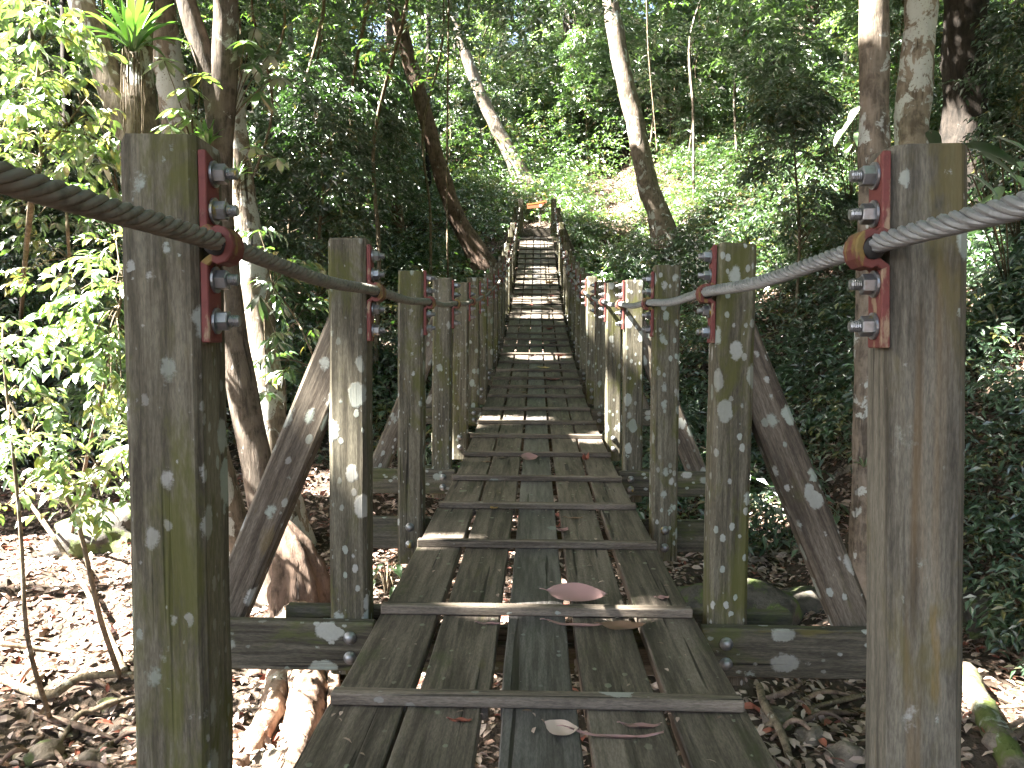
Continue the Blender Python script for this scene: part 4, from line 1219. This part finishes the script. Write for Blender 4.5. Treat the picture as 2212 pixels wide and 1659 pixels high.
sapling('leafy_sapling', 'sapling with small shaded leaves below the left handrail rope', b,
        [([b, at(150, 560, 8.5), at(140, 430, 8.2), at(120, 330, 8)], [.02, .017, .012, .007])],
        P3([(60, 420), (110, 410), (160, 400), (200, 420), (80, 470), (140, 480), (190, 470), (50, 520), (110, 540), (170, 530), (60, 590), (120, 610), (30, 450), (230, 440)], 8.3),
        'leaf_mid', .11, .048, 205, ntw=5)
# dark-leaved shrub hanging low on the tree behind the post
b = ghit(720, 870)
sapling('leafy_sapling', 'small sapling with long dark leaves right of the pale sunlit trunk', b,
        [([b, at(690, 800, 9), at(640, 690, 8.8), at(590, 620, 8.6)], [.016, .013, .01, .006])],
        P3([(600, 560), (640, 570), (590, 640), (650, 660), (620, 720), (680, 720), (580, 780), (640, 800), (560, 500)], 8.7), 'leaf_mid', .15, .055, 206, ntw=3)

def strap_plant(name, label, c, n, L, w, seed, mat='leaf_strap', axis=(0, 0, 1), fibres=True, spread=1.0, cat='air plant'):
    r = np.random.default_rng(seed); g = Geo()
    root = empty(name, c); tag(root, label, cat)
    for i in range(n):
        a = i*2.399+r.uniform(-.2, .2); e = (0.25+0.75*(i/n))*spread
        l = L*r.uniform(.7, 1.1); m = 9
        t = np.linspace(0, 1, m)
        rad = l*(np.sin(e*0.9)*t + .25*e*t**2); z = l*(np.cos(e*0.8)*t*1.05 - .62*e*t**2.3)
        P = np.stack([np.cos(a)*rad, np.sin(a)*rad, z], 1)
        S = np.array([-np.sin(a), np.cos(a), 0]); W_ = w*np.minimum(1, np.minimum(.6+t*1.5, (1-t)*3.0+.02))/2
        Nn = np.array([np.cos(a), np.sin(a), .6])*0.010
        V = np.stack([P-S*W_[:, None]+Nn, P, P+S*W_[:, None]+Nn], 1).reshape(-1, 3)
        q = []
        for j in range(m-1):
            o = 3*j; q += [[o, o+1, o+4, o+3], [o+1, o+2, o+5, o+4]]
        g.add(V, np.array(q), 0, r.uniform(.1, 1))
    me = g.mesh('leaves', True); link_mesh('leaves', me, M[mat], parent=root)
    if fibres:
        gf = Geo()
        for i in range(26):
            a = r.uniform(0, 6.28); l = L*r.uniform(.5, 1.5); q = L*.12
            P = [(np.cos(a)*q, np.sin(a)*q, .02), (np.cos(a)*q*1.2+r.uniform(-.02, .02), np.sin(a)*q*1.2, -l*.5), (np.cos(a)*q*.9+r.uniform(-.04, .04), np.sin(a)*q*.9, -l)]
            V, Q = tube(spline(P, 7), np.linspace(.007, .002, 7), 4); gf.add(V, quads_to_tris(Q))
        link_mesh('roots', gf.mesh('roots'), M['stem'], parent=root)
    return root
strap_plant('air_plant', 'large air plant with arching bright green strap leaves in the tree fork', at(286, 112, 7.70), 34, .66, .062, 301)
strap_plant('air_plant', 'air plant with upright yellow-green leaves just behind the top of the front left post', at(446, 318, 7.7), 16, .28, .045, 302, fibres=False, spread=.8)
strap_plant('air_plant', 'small spiky air plant on the pale sunlit trunk', at(512, 385, 9.3), 22, .26, .018, 303, mat='leaf_mid')
strap_plant('air_plant', 'tiny grassy tuft on the mossy foot of the straight grey-brown trunk', at(1866, 1010, 7.45), 16, .14, .014, 304, mat='leaf_mid', fibres=False)

def whorl_plant(label, c, whorls, L, w, seed, mat='leaf_bright', Yj=.1, n=8, name='umbrella_plant'):
    r = np.random.default_rng(seed); root = empty(name, c); tag(root, label, 'climbing plant')
    g = Geo(); gs = Geo()
    for wc in whorls:
        wc = np.array(wc)
        V, Q = tube(spline([np.array(c), (np.array(c)+wc)/2+np.array([0, 0, .05]), wc], 8), np.linspace(.007, .004, 8), 5); gs.add(V, quads_to_tris(Q))
        tn = r.uniform(.2, 1)
        tilt = r.normal(size=3)*.3
        for i in range(n):
            a = i/n*6.28+r.uniform(-.2, .2)
            d = np.array([np.cos(a), np.sin(a), r.uniform(-.35, .1)])+tilt*[.2, .2, .6]
            l = L*r.uniform(.75, 1.1); m = 6; t = np.linspace(0, 1, m)
            P = wc+d[None]*(t*l)[:, None]; P[:, 2] -= .45*l*t**2
            S = norm(np.cross(d, [0, 0, 1.0])); W_ = w/2*np.sin(np.pi*np.clip(t**1.35*.97+.03, 0, 1))**.8
            V = np.stack([P-S*W_[:, None]+[0, 0, .004], P, P+S*W_[:, None]+[0, 0, .004]], 1).reshape(-1, 3)
            q = []
            for j in range(m-1):
                o = 3*j; q += [[o, o+1, o+4, o+3], [o+1, o+2, o+5, o+4]]
            g.add(V, np.array(q), 0, np.clip(tn+r.normal()*.1, 0, 1))
    me = g.mesh('leaves', True); me.transform(Matrix.Translation(-Vector(c))); link_mesh('leaves', me, M[mat], parent=root)
    me = gs.mesh('stem', True); me.transform(Matrix.Translation(-Vector(c))); link_mesh('stem', me, M['stem'], parent=root)
W7 = lambda l, Y: [at(x, y, Y+random.uniform(-.12, .12)) for x, y in l]
whorl_plant('climber with round whorls of backlit leaves between the two forked trees', at(420, 330, 7.85), W7([(355, 132), (405, 190), (382, 235), (436, 165), (415, 255), (368, 270)], 7.6), .20, .068, 311)
whorl_plant('climber with large dim leaves right of the dark forked trunk at upper left', at(500, 260, 8.1), W7([(545, 140), (560, 200), (580, 120), (530, 90), (600, 165), (552, 60)], 8.0), .21, .072, 312, 'leaf_mid')
whorl_plant('yellow-green whorl of leaves on the pale sunlit trunk left of the second post', at(525, 350, 9.3), W7([(552, 318), (600, 342)], 9.0), .21, .075, 313)
whorl_plant('drooping whorled leaves poking out left of the top of the front left post', at(255, 420, 7.6), W7([(232, 300), (222, 355), (238, 405), (205, 330)], 7.2), .19, .05, 314)
whorl_plant('climber with dark long leaves hanging across the pale sunlit trunk', at(570, 660, 9.2), W7([(590, 610), (560, 640), (612, 660), (600, 740), (575, 845)], 8.9), .22, .06, 315, 'leaf_dark')
# broad-leaved plants on the right
def broad_plant(label, b, leaves, seed, mat):
    """leaves: (tip point, length, width)"""
    r = np.random.default_rng(seed); root = empty('broad_leaf_plant', b); tag(root, label, 'plant'); g = Geo(); gs = Geo()
    for (p, l, w, az, dn) in leaves:
        p = np.array(p)
        V, Q = tube(spline([np.array(b), (np.array(b)+p)/2+np.array([0, 0, .15]), p], 9), np.linspace(.010, .005, 9), 5); gs.add(V, quads_to_tris(Q))
        d = np.array([math.cos(az), math.sin(az), -dn]); d /= np.linalg.norm(d)
        S = norm(np.cross(d, [0, 0, 1.0])); Nn = np.cross(S, d)
        m = 9; t = np.linspace(0, 1, m); prof = np.sin(np.pi*t**.62)**.75
        rows = []
        for k, u in enumerate((-1, -.5, 0, .5, 1)):
            rows.append(p+d*(t*l - .14*l*(abs(u) > .4)*(1-t)**4)[:, None]+S*(u*w/2*prof)[:, None]+Nn*(0.10*w*abs(u)*prof)[:, None]-np.array([0, 0, 1])*(.25*l*t**2)[:, None])
        V = np.stack(rows, 1).reshape(-1, 3); q = []
        for j in range(m-1):
            for k in range(4): o = 5*j+k; q.append([o, o+1, o+6, o+5])
        g.add(V, np.array(q), 0, r.uniform(.2, .9))
    me = g.mesh('leaves', True); me.transform(Matrix.Translation(-Vector(b))); link_mesh('leaves', me, M[mat], parent=root)
    me = gs.mesh('stem', True); me.transform(Matrix.Translation(-Vector(b))); link_mesh('stem', me, M['stem'], parent=root)
b = ghit(1835, 480)
broad_plant('broad-leaved plant catching white sunlight just left of the straight grey-brown trunk', b,
   [(at(1852, 232, 9.2), .24, .11, -2.4, .9), (at(1842, 255, 9.2), .22, .10, -2.8, 1.1), (at(1820, 280, 9.2), .20, .09, -2.6, 1.2), (at(1855, 285, 9.1), .2, .10, -1.9, 1.2), (at(1800, 295, 9.3), .2, .08, -2.9, .8), (at(1835, 310, 9.2), .2, .08, -2.2, .9)], 321, 'leaf_bright')
b = ghit(2180, 640)
broad_plant('plant with big dark heart-shaped leaves beside the top right of the front right post', b,
   [(at(2090, 318, 5.6), .32, .24, -.3, .25), (at(2120, 335, 5.5), .25, .2, -.6, .6), (at(2010, 285, 6.5), .3, .1, .9, .2), (at(2160, 300, 5.8), .25, .17, -.9, .5), (at(2100, 380, 5.7), .2, .14, -.8, .7)], 322, 'leaf_dark')
b = ghit(2200, 560)
broad_plant('bright-leaved shrub at the right edge above the handrail rope', b,
   [(at(2130, 392, 6.4), .18, .07, -2.6, .5), (at(2160, 405, 6.4), .2, .08, -2.2, .6), (at(2190, 380, 6.4), .2, .08, -1.5, .5), (at(2145, 420, 6.3), .18, .08, -2.9, .7), (at(2180, 430, 6.3), .2, .08, -1.9, .8), (at(2205, 400, 6.4), .2, .08, -1.2, .4), (at(2120, 372, 6.5), .17, .06, 2.9, .1), (at(2200, 350, 6.5), .2, .07, -2, .3)], 323, 'leaf_bright')
for i, (x, y, lb) in enumerate([(1640, 1120, 'small pale seedling in the sun patch right of the second right post'), (1800, 1150, 'leafy seedling against the right brace, near the straight trunk'), (1612, 1325, 'bright seedling low beside the second right post, above the cross beam'),
                                (2125, 1150, 'bright seedling right of the front right post, above the fallen pole'), (835, 1290, 'dark big-leaved seedling left of the deck, below the third left post'), (1560, 1030, 'seedling on the shaded bank between the second and third right posts'),
                                (1700, 900, 'fern-like shrub in the shade behind the right brace'), (2190, 1180, 'low seedling at the right edge above the fallen pole')]):
    p = ghit(x, y); nL = 9
    broad_plant(lb, p, [(p+Vector((random.uniform(-.16, .16), random.uniform(-.16, .16), random.uniform(.12, .34))), .15, .055, random.uniform(0, 6.28), random.uniform(.1, .6)) for _ in range(nL)], 330+i, 'leaf_bright' if i in (0, 2, 3) else 'leaf_mid')

# ------------------------------------------------------------------ vines
def vine(label, pts, rad, mat='stem', name='vine'):
    g = Geo(); P = spline([tuple(p) for p in pts], 30); V, Q = tube(P, rad, 6, .12, 5, 7); g.add(V, quads_to_tris(Q))
    o = link_mesh(name, g.mesh('vine'), M[mat]); tag(o, label, 'vine')
vine('straight thin vine hanging beside the brown leaning trunk', [at(970, -120, 21), at(967, 200, 20.6), at(965, 420, 20.3), at(967, 560, 20.1), ghit(967, 640)], .022)
vine('looping vine hung over the right slope near the dark slim trunk', [at(1395, -80, 26), at(1400, 100, 26), at(1412, 240, 26), at(1420, 330, 26)], .02)
gv = Geo(); rv = np.random.default_rng(8)
bl = bigv.location
for i in range(16):
    x0 = rv.uniform(-34, 34); ph = rv.uniform(0, 6)
    pts = [at(1252+x0*.9+8*math.sin(t*4+ph)+t*45-10, -40+t*400, bl.y-1.0-.4*math.sin(t*3+ph)) for t in np.linspace(0, 1, 8)]
    V, Q = tube(spline([tuple(p) for p in pts], 24), rv.uniform(.02, .045), 5, .1, 4, i); gv.add(V, quads_to_tris(Q))
me = gv.mesh('vines'); me.transform(Matrix.Translation(-bl)); o = link_mesh('vines', me, M['bark_grey'], parent=bigv)

# ------------------------------------------------------------------ stump, roots, rocks, logs
def lump(name, label, cat, c, size, mat, seed, squash=.6, rough=.25, group=None, sub=4, rz=0):
    bm = bmesh.new(); bmesh.ops.create_icosphere(bm, subdivisions=sub, radius=1)
    r = np.random.default_rng(seed); k = r.normal(size=(7, 3))*1.6; ph = r.uniform(0, 6, 7)
    k2 = r.normal(size=(9, 3))*5; ph2 = r.uniform(0, 6, 9)
    for v in bm.verts:
        p = np.array(v.co); d = .28*sum(abs(math.sin(float(k2[i]@p)+ph2[i])) for i in range(9))/2.2 - .35 + sum(math.sin(float(k[i]@p)*(1+i*.45)+ph[i])/(1.3+i*.6) for i in range(7))
        q = p*(1+rough*d*.75); v.co = (q[0]*size[0], q[1]*size[1], q[2]*size[2])
    me = bm_mesh(name, bm, True)
    o = link_mesh(name, me, mat); o.location = c; o.rotation_euler = (0, 0, rz); tag(o, label, cat, group)
    return o
def rock_mat(name, a, bcol, moss=0.3):
    m, nt, out = new_mat(name); b = NB(nt); co = b.objco()
    n = b.noise(co, 6, 7, .65, .3); base = b.mix(b.smooth(n, .35, .65), a, bcol)
    ms = b.smooth(b.noise(co, 3.5, 5, .65), .62-.25*moss, .72-.25*moss)
    base = b.mix(b.math('MULTIPLY', ms, .85), base, (.07, .10, .02))
    b.bsdf(out, base, .85, b.bump(b.noise(co, 16, 6, .7), .8, .03)); return m
M['rock'] = rock_mat('mossy_rock', (.025, .022, .018), (.085, .075, .062), .6)
M['rock_pale'] = rock_mat('pale_stone', (.08, .065, .05), (.22, .18, .14), .25)
def on_ground(px, py, dz=0.0):
    p = ghit(px, py); p.z += dz; return p
lump('boulder', 'dark mossy boulder right of the front right post', 'boulder', on_ground(2125, 1330, .0), (.30, .36, .26), M['rock'], 401)
lump('boulder', 'long dark boulder behind the cross beam, between the second right post and the brace', 'boulder', on_ground(1570, 1330, -.08), (.65, .4, .30), M['rock'], 403)
lump('boulder', 'low dark boulder under the right brace', 'boulder', on_ground(1740, 1310, -.08), (.42, .35, .26), M['rock'], 404)
lump('boulder', 'dark boulder in shade left of the front left post, above the sunlit litter', 'boulder', on_ground(235, 1140, -.12), (.6, .5, .3), M['rock'], 405)
rk = [(240, 1530, .10), (90, 1640, .13), (285, 1600, .09), (150, 1590, .07), (210, 1640, .10), (600, 1650, .10), (560, 1640, .07),
      (1750, 1600, .1), (1680, 1560, .12), (1820, 1640, .11), (2160, 1610, .12), (2120, 1560, .09), (900, 1290, .12), (760, 1090, .1)]
_words = ['rounded', 'flat', 'large pale', 'small', 'egg-shaped', 'angular', 'stubby', 'tiny', 'brown-stained', 'thin', 'half-buried', 'white', 'greyish', 'blocky', 'leaf-covered', 'pointed', 'reddish', 'sunlit', 'lone']
for i, (x, y, s) in enumerate(rk):
    where = 'among roots at the lower left' if x < 300 else ('under the left cross beam' if x < 700 else ('between the left posts' if x < 1000 else 'in the litter at the lower right'))
    lump('stone', 'stone lying %s' % where, 'stone', on_ground(x, y, s*.15), (s, s*.85, s*.6), M['rock_pale'], 420+i, group='stones '+where, sub=3, rz=i)
# rotten stump between the left brace and the second post
p = on_ground(655, 1370)
Ys = p.y
top = at(606, 1122, Ys)
g = Geo(); n = 26; sd = 34
P = spline([(p.x, p.y, p.z-.35), (p.x, p.y, p.z), tuple(at(640, 1230, Ys)), tuple(top)], n)
a = np.linspace(0, 2*np.pi, sd, endpoint=False); tt = np.linspace(0, 1, n)
lob = 1+.16*np.sin(a*5+.7)[None]*(1.1-tt)[:, None]+.10*np.sin(a*9+2)[None]*np.ones((n, 1))+np.random.default_rng(3).normal(size=(n, sd))*.03
V, Q = tube(P, np.interp(tt, [0, .3, .6, .85, 1], [.36, .31, .25, .15, .05]), sd, lobes=lob); g.add(V, quads_to_tris(Q))
o = link_mesh('tree_stump', g.mesh('tree_stump'), M['bark_brown']); tag(o, 'rotten brown stump with a mossy ridge between the left brace and the second left post', 'stump')
# roots spreading on the sunlit floor below the left beam
def on_floor_tube(pix, rads, mat, name, label, cat, lift=.0, parent=None, seed=1, wob=.12, group=None):
    pts = [on_ground(x, y, lift+dz) for x, y, dz in pix]
    g = Geo(); P = spline([tuple(q) for q in pts], 34); R = np.interp(np.linspace(0, 1, 34), np.linspace(0, 1, len(rads)), rads)
    V, Q = tube(P, R, 11, wob, 4, seed); g.add(V, quads_to_tris(Q))
    o = link_mesh(name, g.mesh(name), M[mat]); tag(o, label, cat, group); return o
on_floor_tube([(640, 1400, .25), (665, 1500, .12), (650, 1590, .06), (610, 1720, .0)], [.15, .14, .12, .08], 'root', 'tree_root', 'thick pale sunlit root running towards the viewer under the left cross beam', 'root', seed=2)
on_floor_tube([(610, 1420, .25), (600, 1520, .12), (560, 1600, .04), (480, 1690, .0)], [.11, .09, .08, .05], 'root', 'tree_root', 'brown root curving down left under the left cross beam', 'root', seed=3)
on_floor_tube([(700, 1440, .2), (720, 1500, .12), (715, 1570, .03)], [.05, .045, .03], 'root', 'tree_root', 'slim dark root close against the left edge of the deck', 'root', seed=4)
on_floor_tube([(2085, 1470, .08), (2120, 1550, .08), (2190, 1670, .05), (2230, 1740, 0)], [.075, .08, .085, .08], 'bark_moss', 'fallen_log', 'mossy log sloping down at the lower right corner', 'log', seed=5)
on_floor_tube([(2070, 1178, .14), (2140, 1192, .12), (2230, 1200, .10)], [.055, .055, .05], 'bark_moss', 'fallen_pole', 'yellow-green fallen pole at the right edge over red litter', 'log', seed=6, wob=.03)
on_floor_tube([(1480, 1190, .1), (1600, 1160, .10), (1700, 1165, .10), (1800, 1150, .08)], [.05, .055, .05, .04], 'bark_dark', 'fallen_pole', 'dark fallen pole across the shade behind the right posts', 'log', seed=7)
on_floor_tube([(1640, 1500, .06), (1650, 1550, .1), (1690, 1610, .06), (1720, 1690, 0)], [.025, .03, .028, .02], 'stem', 'tree_root', 'pale looping root right of the deck at the bottom', 'root', seed=8)
on_floor_tube([(0, 1480, .05), (100, 1530, .1), (180, 1490, .1), (290, 1470, .05)], [.03, .035, .03, .02], 'stem', 'fallen_branch', 'pale bent branch lying across the lower left litter', 'branch', seed=9)
on_floor_tube([(0, 1405, .06), (120, 1420, .06), (290, 1440, .05)], [.022, .02, .018], 'stem', 'fallen_branch', 'long straight branch crossing the sunlit litter left of the front left post', 'branch', seed=10)
on_floor_tube([(0, 1180, .9), (80, 1230, .6), (180, 1330, .3), (270, 1460, .05)], [.016, .02, .024, .026], 'stem', 'fallen_branch', 'slanting dead branch propped up over the left litter', 'branch', seed=11)
rb = np.random.default_rng(15)
for i in range(34):
    if i < 18: x, y = rb.uniform(-20, 290), rb.uniform(1420, 1700)
    elif i < 27: x, y = rb.uniform(1600, 1870), rb.uniform(1480, 1650)
    else: x, y = rb.uniform(2095, 2212), rb.uniform(1350, 1650)
    l = rb.uniform(60, 190); an = rb.uniform(-.9, .9); lx, ly = l*math.cos(an), l*math.sin(an)*.6
    wh = 'lower left of the picture' if i < 18 else ('right of the deck at the bottom' if i < 27 else 'lower right corner')
    on_floor_tube([(x, y, .02), (x+lx*.5, y+ly*.5+rb.uniform(-25, 25), .05+rb.uniform(0, .06)), (x+lx, y+ly, .02)], [.012, rb.uniform(.012, .028), .008], ['stem', 'bark_brown', 'root'][i % 3], 'fallen_branch',
                  'dead twig or root on the litter at the %s' % wh, 'branch', seed=500+i, group='dead twigs, '+wh)

# ------------------------------------------------------------------ leaf litter
def litter(name, label, xr, yr, n, L, seed, mat='dead_leaf', rej=None):
    r = np.random.default_rng(seed); x = r.uniform(*xr, n); y = r.uniform(*yr, n)
    px = (x+.012)/y*FPX+1157; ok = (px > -300) & (px < 2500)
    if rej is not None: ok &= ~rej(x, y)
    x, y = x[ok], y[ok]; z = ground_z(x, y)+r.uniform(.0, .05, len(x))
    g = Geo(); P = np.stack([x, y, z], 1); A = r.normal(size=P.shape); A[:, 2] *= .25; N = r.normal(size=P.shape)*.35+[0, 0, 1]
    l = L*r.uniform(.5, 1.35, len(x)); put_leaves(g, P, A, N, l, l*r.uniform(.3, .55, len(x)), r.uniform(0, 1, len(x)), True)
    o = link_mesh(name, g.mesh(name, False), M[mat]); tag(o, label, 'leaf litter', kind='stuff')
litter('leaf_litter', 'dry brown and pinkish leaves covering the ravine floor near the bridge', (-8, 8), (3, 13), 30000, .10, 601)
litter('leaf_litter', 'fallen leaves on the far slope around the bridge end', (-6, 12), (18, 34), 12000, .12, 602)
litter('leaf_litter', 'reddish fallen leaves scattered in the ravine', (-8, 8), (3, 13), 3500, .11, 603, 'dead_red')
litter('leaf_litter', 'fallen leaves on the shaded right bank', (2, 11), (9, 20), 7000, .11, 604)

# ------------------------------------------------------------------ leaves lying on the deck
def deck_leaf(px, py, L, w, ang, mat, label=None, group=None, curl=.25, lift=.006, tilt=.0):
    p = deck_hit(px, py); m = 11; t = np.linspace(0, 1, m)
    r = random.Random(int(px*7+py))
    prof = np.sin(np.pi*np.clip(t**.85, 0, 1))**.75*w/2
    X = (t-.5)*L; Z = curl*L*(2*t-1)**2*.35+lift
    rows = []
    for u in (-1, -.55, 0, .55, 1):
        rows.append(np.stack([X, u*prof, Z+abs(u)*prof*.30+np.sin(t*9+u*3)*.0025+r.uniform(0, .001)], 1))
    top = np.stack(rows, 1).reshape(-1, 3); k = len(top)
    V = np.concatenate([top, top-[0, 0, .0012]]); q = []
    for j in range(m-1):
        for i in range(4):
            o = 5*j+i; q.append([o, o+5, o+6, o+1]); q.append([k+o, k+o+1, k+o+6, k+o+5])
    g = Geo(); g.add(V, np.array(q), 0, r.random())
    # stalk
    V2, Q2 = tube([(-L/2, 0, Z[0]), (-L*.56, .004, Z[0]+.002), (-L*.62, .010, Z[0]-.002)], .0016, 5); g.add(V2, quads_to_tris(Q2), 0, .1)
    o = link_mesh('fallen_leaf', g.mesh('fallen_leaf'), M[mat]); o.location = p; sl = math.atan(2*.00653*(p.y-1.8))
    o.rotation_euler = (sl+tilt, 0, ang); tag(o, label or 'small dry leaf lying on the far part of the deck', 'leaf', group)
    return o
deck_leaf(1247, 1296, .235, .105, -.16, 'dead_pink', 'large pinkish-purple dead leaf lying just behind the second cleat of the deck', curl=.22, lift=.022, tilt=.42)
deck_leaf(1143, 995, .135, .10, .1, 'dead_pink', 'rounded pink crumpled leaf on the deck left of its middle line', curl=.4, lift=.022, tilt=.4)
deck_leaf(1265, 995, .13, .045, 1.2, 'dead_red', 'curled red-brown leaf standing on edge near the right side of the deck', curl=1.2)
deck_leaf(1067, 1102, .062, .046, 1.5, 'dead_yellow', 'small yellow leaf lying against a cleat, left of the deck middle', lift=.012)
deck_leaf(1240, 1122, .10, .02, .05, 'dead_brown', 'narrow tan leaf right of the small yellow one')
deck_leaf(1217, 1150, .07, .05, .9, 'dead_pink', 'small crumpled pink leaf over the gap right of the slate-coloured plank', curl=.7)
deck_leaf(1432, 1297, .055, .04, .4, 'dead_pink', 'tiny pale pink leaf at the right edge of the deck beyond the second cleat', curl=.5)
deck_leaf(1052, 1000, .07, .04, .3, 'dead_brown', 'small tan leaf on the left third of the deck, beside a greyish one')
deck_leaf(1083, 992, .09, .035, .6, 'dead_leaf', 'small greyish leaf on the left third of the deck')
deck_leaf(1345, 1362, .16, .05, .1, 'dead_brown', 'brown curled leaf lying just in front of the second cleat, towards the right', curl=.3, lift=.014, tilt=.3)
deck_leaf(1250, 1356, .22, .022, -.05, 'dead_pink', 'long thin pinkish shred in front of the second cleat')
deck_leaf(1060, 1352, .09, .02, .1, 'dead_pink', 'short pink strip in front of the second cleat on its left half')
deck_leaf(1385, 1575, .10, .024, .0, 'dead_pink', 'flat pink strip in front of the nearest cleat, right half')
deck_leaf(1215, 1588, .09, .055, -.3, 'dead_leaf', 'crumpled bluish-grey leaf in front of the nearest cleat', curl=.6, lift=.014, tilt=.3)
deck_leaf(1330, 1598, .24, .012, -.06, 'dead_pink', 'long thin stalk lying in front of the nearest cleat')
deck_leaf(995, 1562, .06, .02, .0, 'dead_red', 'short orange strip in front of the nearest cleat, left half')
deck_leaf(1195, 822, .17, .10, .1, 'dead_red', 'broad red leaf further up the deck, right of its middle', curl=.4)
deck_leaf(1175, 797, .19, .11, -.1, 'dead_yellow', 'broad tan-yellow leaf just beyond the broad red one', curl=.4)
deck_leaf(1205, 858, .09, .05, 2.0, 'dead_pink', 'small pale leaf between the broad red one and the rounded pink one', curl=.5)
deck_leaf(1130, 849, .09, .05, .5, 'dead_brown', 'small brown leaf left of the middle, below the broad red one', curl=.4)
for x, y, l, mt in [(1185, 712, .2, 'dead_red'), (1140, 690, .15, 'dead_brown'), (1195, 742, .16, 'dead_pink'), (1120, 733, .14, 'dead_brown'), (1188, 655, .2, 'dead_brown'), (1145, 660, .2, 'dead_red'), (1190, 640, .2, 'dead_red'),
                    (1120, 637, .2, 'dead_pink'), (1165, 621, .25, 'dead_brown'), (1150, 570, .2, 'dead_red'), (1186, 612, .3, 'dead_yellow'), (1210, 770, .14, 'dead_red'), (1150, 770, .13, 'dead_brown')]:
    deck_leaf(x, y, l, l*.5, random.uniform(0, 6), mt, group='small dry leaves on the far part of the deck', curl=.5)

# ------------------------------------------------------------------ the far end: step board, arrow sign
bm = bmesh.new(); add_box(bm, 0, 0, 0, .95, .09, .26, .01)
p = at(1156, 508, 28.75)
o = link_mesh('step_board', bm_mesh('step_board', bm), M['plank']); o.location = (0.0, 29.35, deck_z(29.2)+.16); tag(o, 'dark timber step board at the far end of the deck', 'step')
def flat_mat(name, c, r=.6):
    m, nt, out = new_mat(name); b = NB(nt); co = b.objco()
    b.bsdf(out, b.mix(b.math('MULTIPLY', b.noise(b.mapping(co, (.3, 1, 1)), 30, 4), .7), c, tuple(x*.5 for x in c)), r); return m
sc_ = at(1160, 443, 31.0)
sign = empty('arrow_sign', (sc_.x, 31.0, gz(sc_.x, 31.0))); tag(sign, 'orange-brown wooden arrow sign with a round white and green emblem beyond the bridge end', 'sign')
dzs = sc_.z-gz(sc_.x, 31.0)
def plate(name, pts, y, th, mat, par=sign):
    bm = bmesh.new(); f = [bm.verts.new((x, y-th/2, z)) for x, z in pts]; b2 = [bm.verts.new((x, y+th/2, z)) for x, z in pts]
    bm.faces.new(f); bm.faces.new(list(reversed(b2)))
    for i in range(len(pts)): bm.faces.new((f[i], b2[i], b2[(i+1) % len(pts)], f[(i+1) % len(pts)]))
    bmesh.ops.recalc_face_normals(bm, faces=bm.faces)
    return link_mesh(name, bm_mesh(name, bm), mat, parent=par)
rt = Matrix.Rotation(.10, 2)
def R2(pts): return [tuple((rt @ Vector(p)) + Vector((0, dzs))) for p in pts]
red = flat_mat('sign_redbrown', (.42, .14, .06)); yel = flat_mat('sign_yellow', (.55, .26, .05)); wht = flat_mat('sign_white', (.75, .78, .72)); grn = flat_mat('sign_green', (.10, .40, .18))
bd = plate('board', R2([(-.37, -.10), (.13, -.10), (.20, -.05), (.27, .03), (.385, .075), (.36, .13), (.06, .14), (-.02, .09), (-.37, .085)]), 0, .035, red)
plate('stripe', R2([(-.34, .035), (.02, .045), (.30, .085), (.30, .115), (.02, .078), (-.34, .066)]), -.0205, .004, yel, bd)
plate('emblem', [(x+.13*1.0, z) for x, z in R2([(.055*math.cos(i*math.pi/8), .055*math.sin(i*math.pi/8)-.025) for i in range(16)])], -.021, .005, wht, bd)
plate('emblem_centre', [(x+.13, z) for x, z in R2([(.030*math.cos(i*math.pi/6), .026*math.sin(i*math.pi/6)-.025) for i in range(12)])], -.0245, .003, grn, bd)
bm = bmesh.new(); add_box(bm, .12, .06, dzs/2-.15, .08, .08, dzs+.4, .008)
link_mesh('sign_post', bm_mesh('sign_post', bm), M['brace'], parent=sign)

def deck_debris():
    r = np.random.default_rng(700); n = 420
    x = r.uniform(-.55, .55, n); y = r.uniform(1.0, 12, n)
    near = np.array([min(CLEAT_Y, key=lambda c: abs(c-v)) for v in y]); y = np.where(r.uniform(size=n) < .55, near+r.choice([-1, 1], n)*r.uniform(.03, .08, n), y)
    z = deck_z(y)+.004
    g = Geo(); P = np.stack([x, y, z], 1); A = r.normal(size=P.shape); A[:, 2] *= .08; N = r.normal(size=P.shape)*.2+[0, 0, 1]
    l = r.uniform(.008, .035, n); put_leaves(g, P, A, N, l, l*r.uniform(.15, .6, n), r.uniform(0, 1, n), True)
    o = link_mesh('leaf_litter', g.mesh('leaf_litter', False), M['dead_leaf']); tag(o, 'crumbs of dry leaf and twig scattered over the deck planks', 'debris', kind='stuff')
deck_debris()
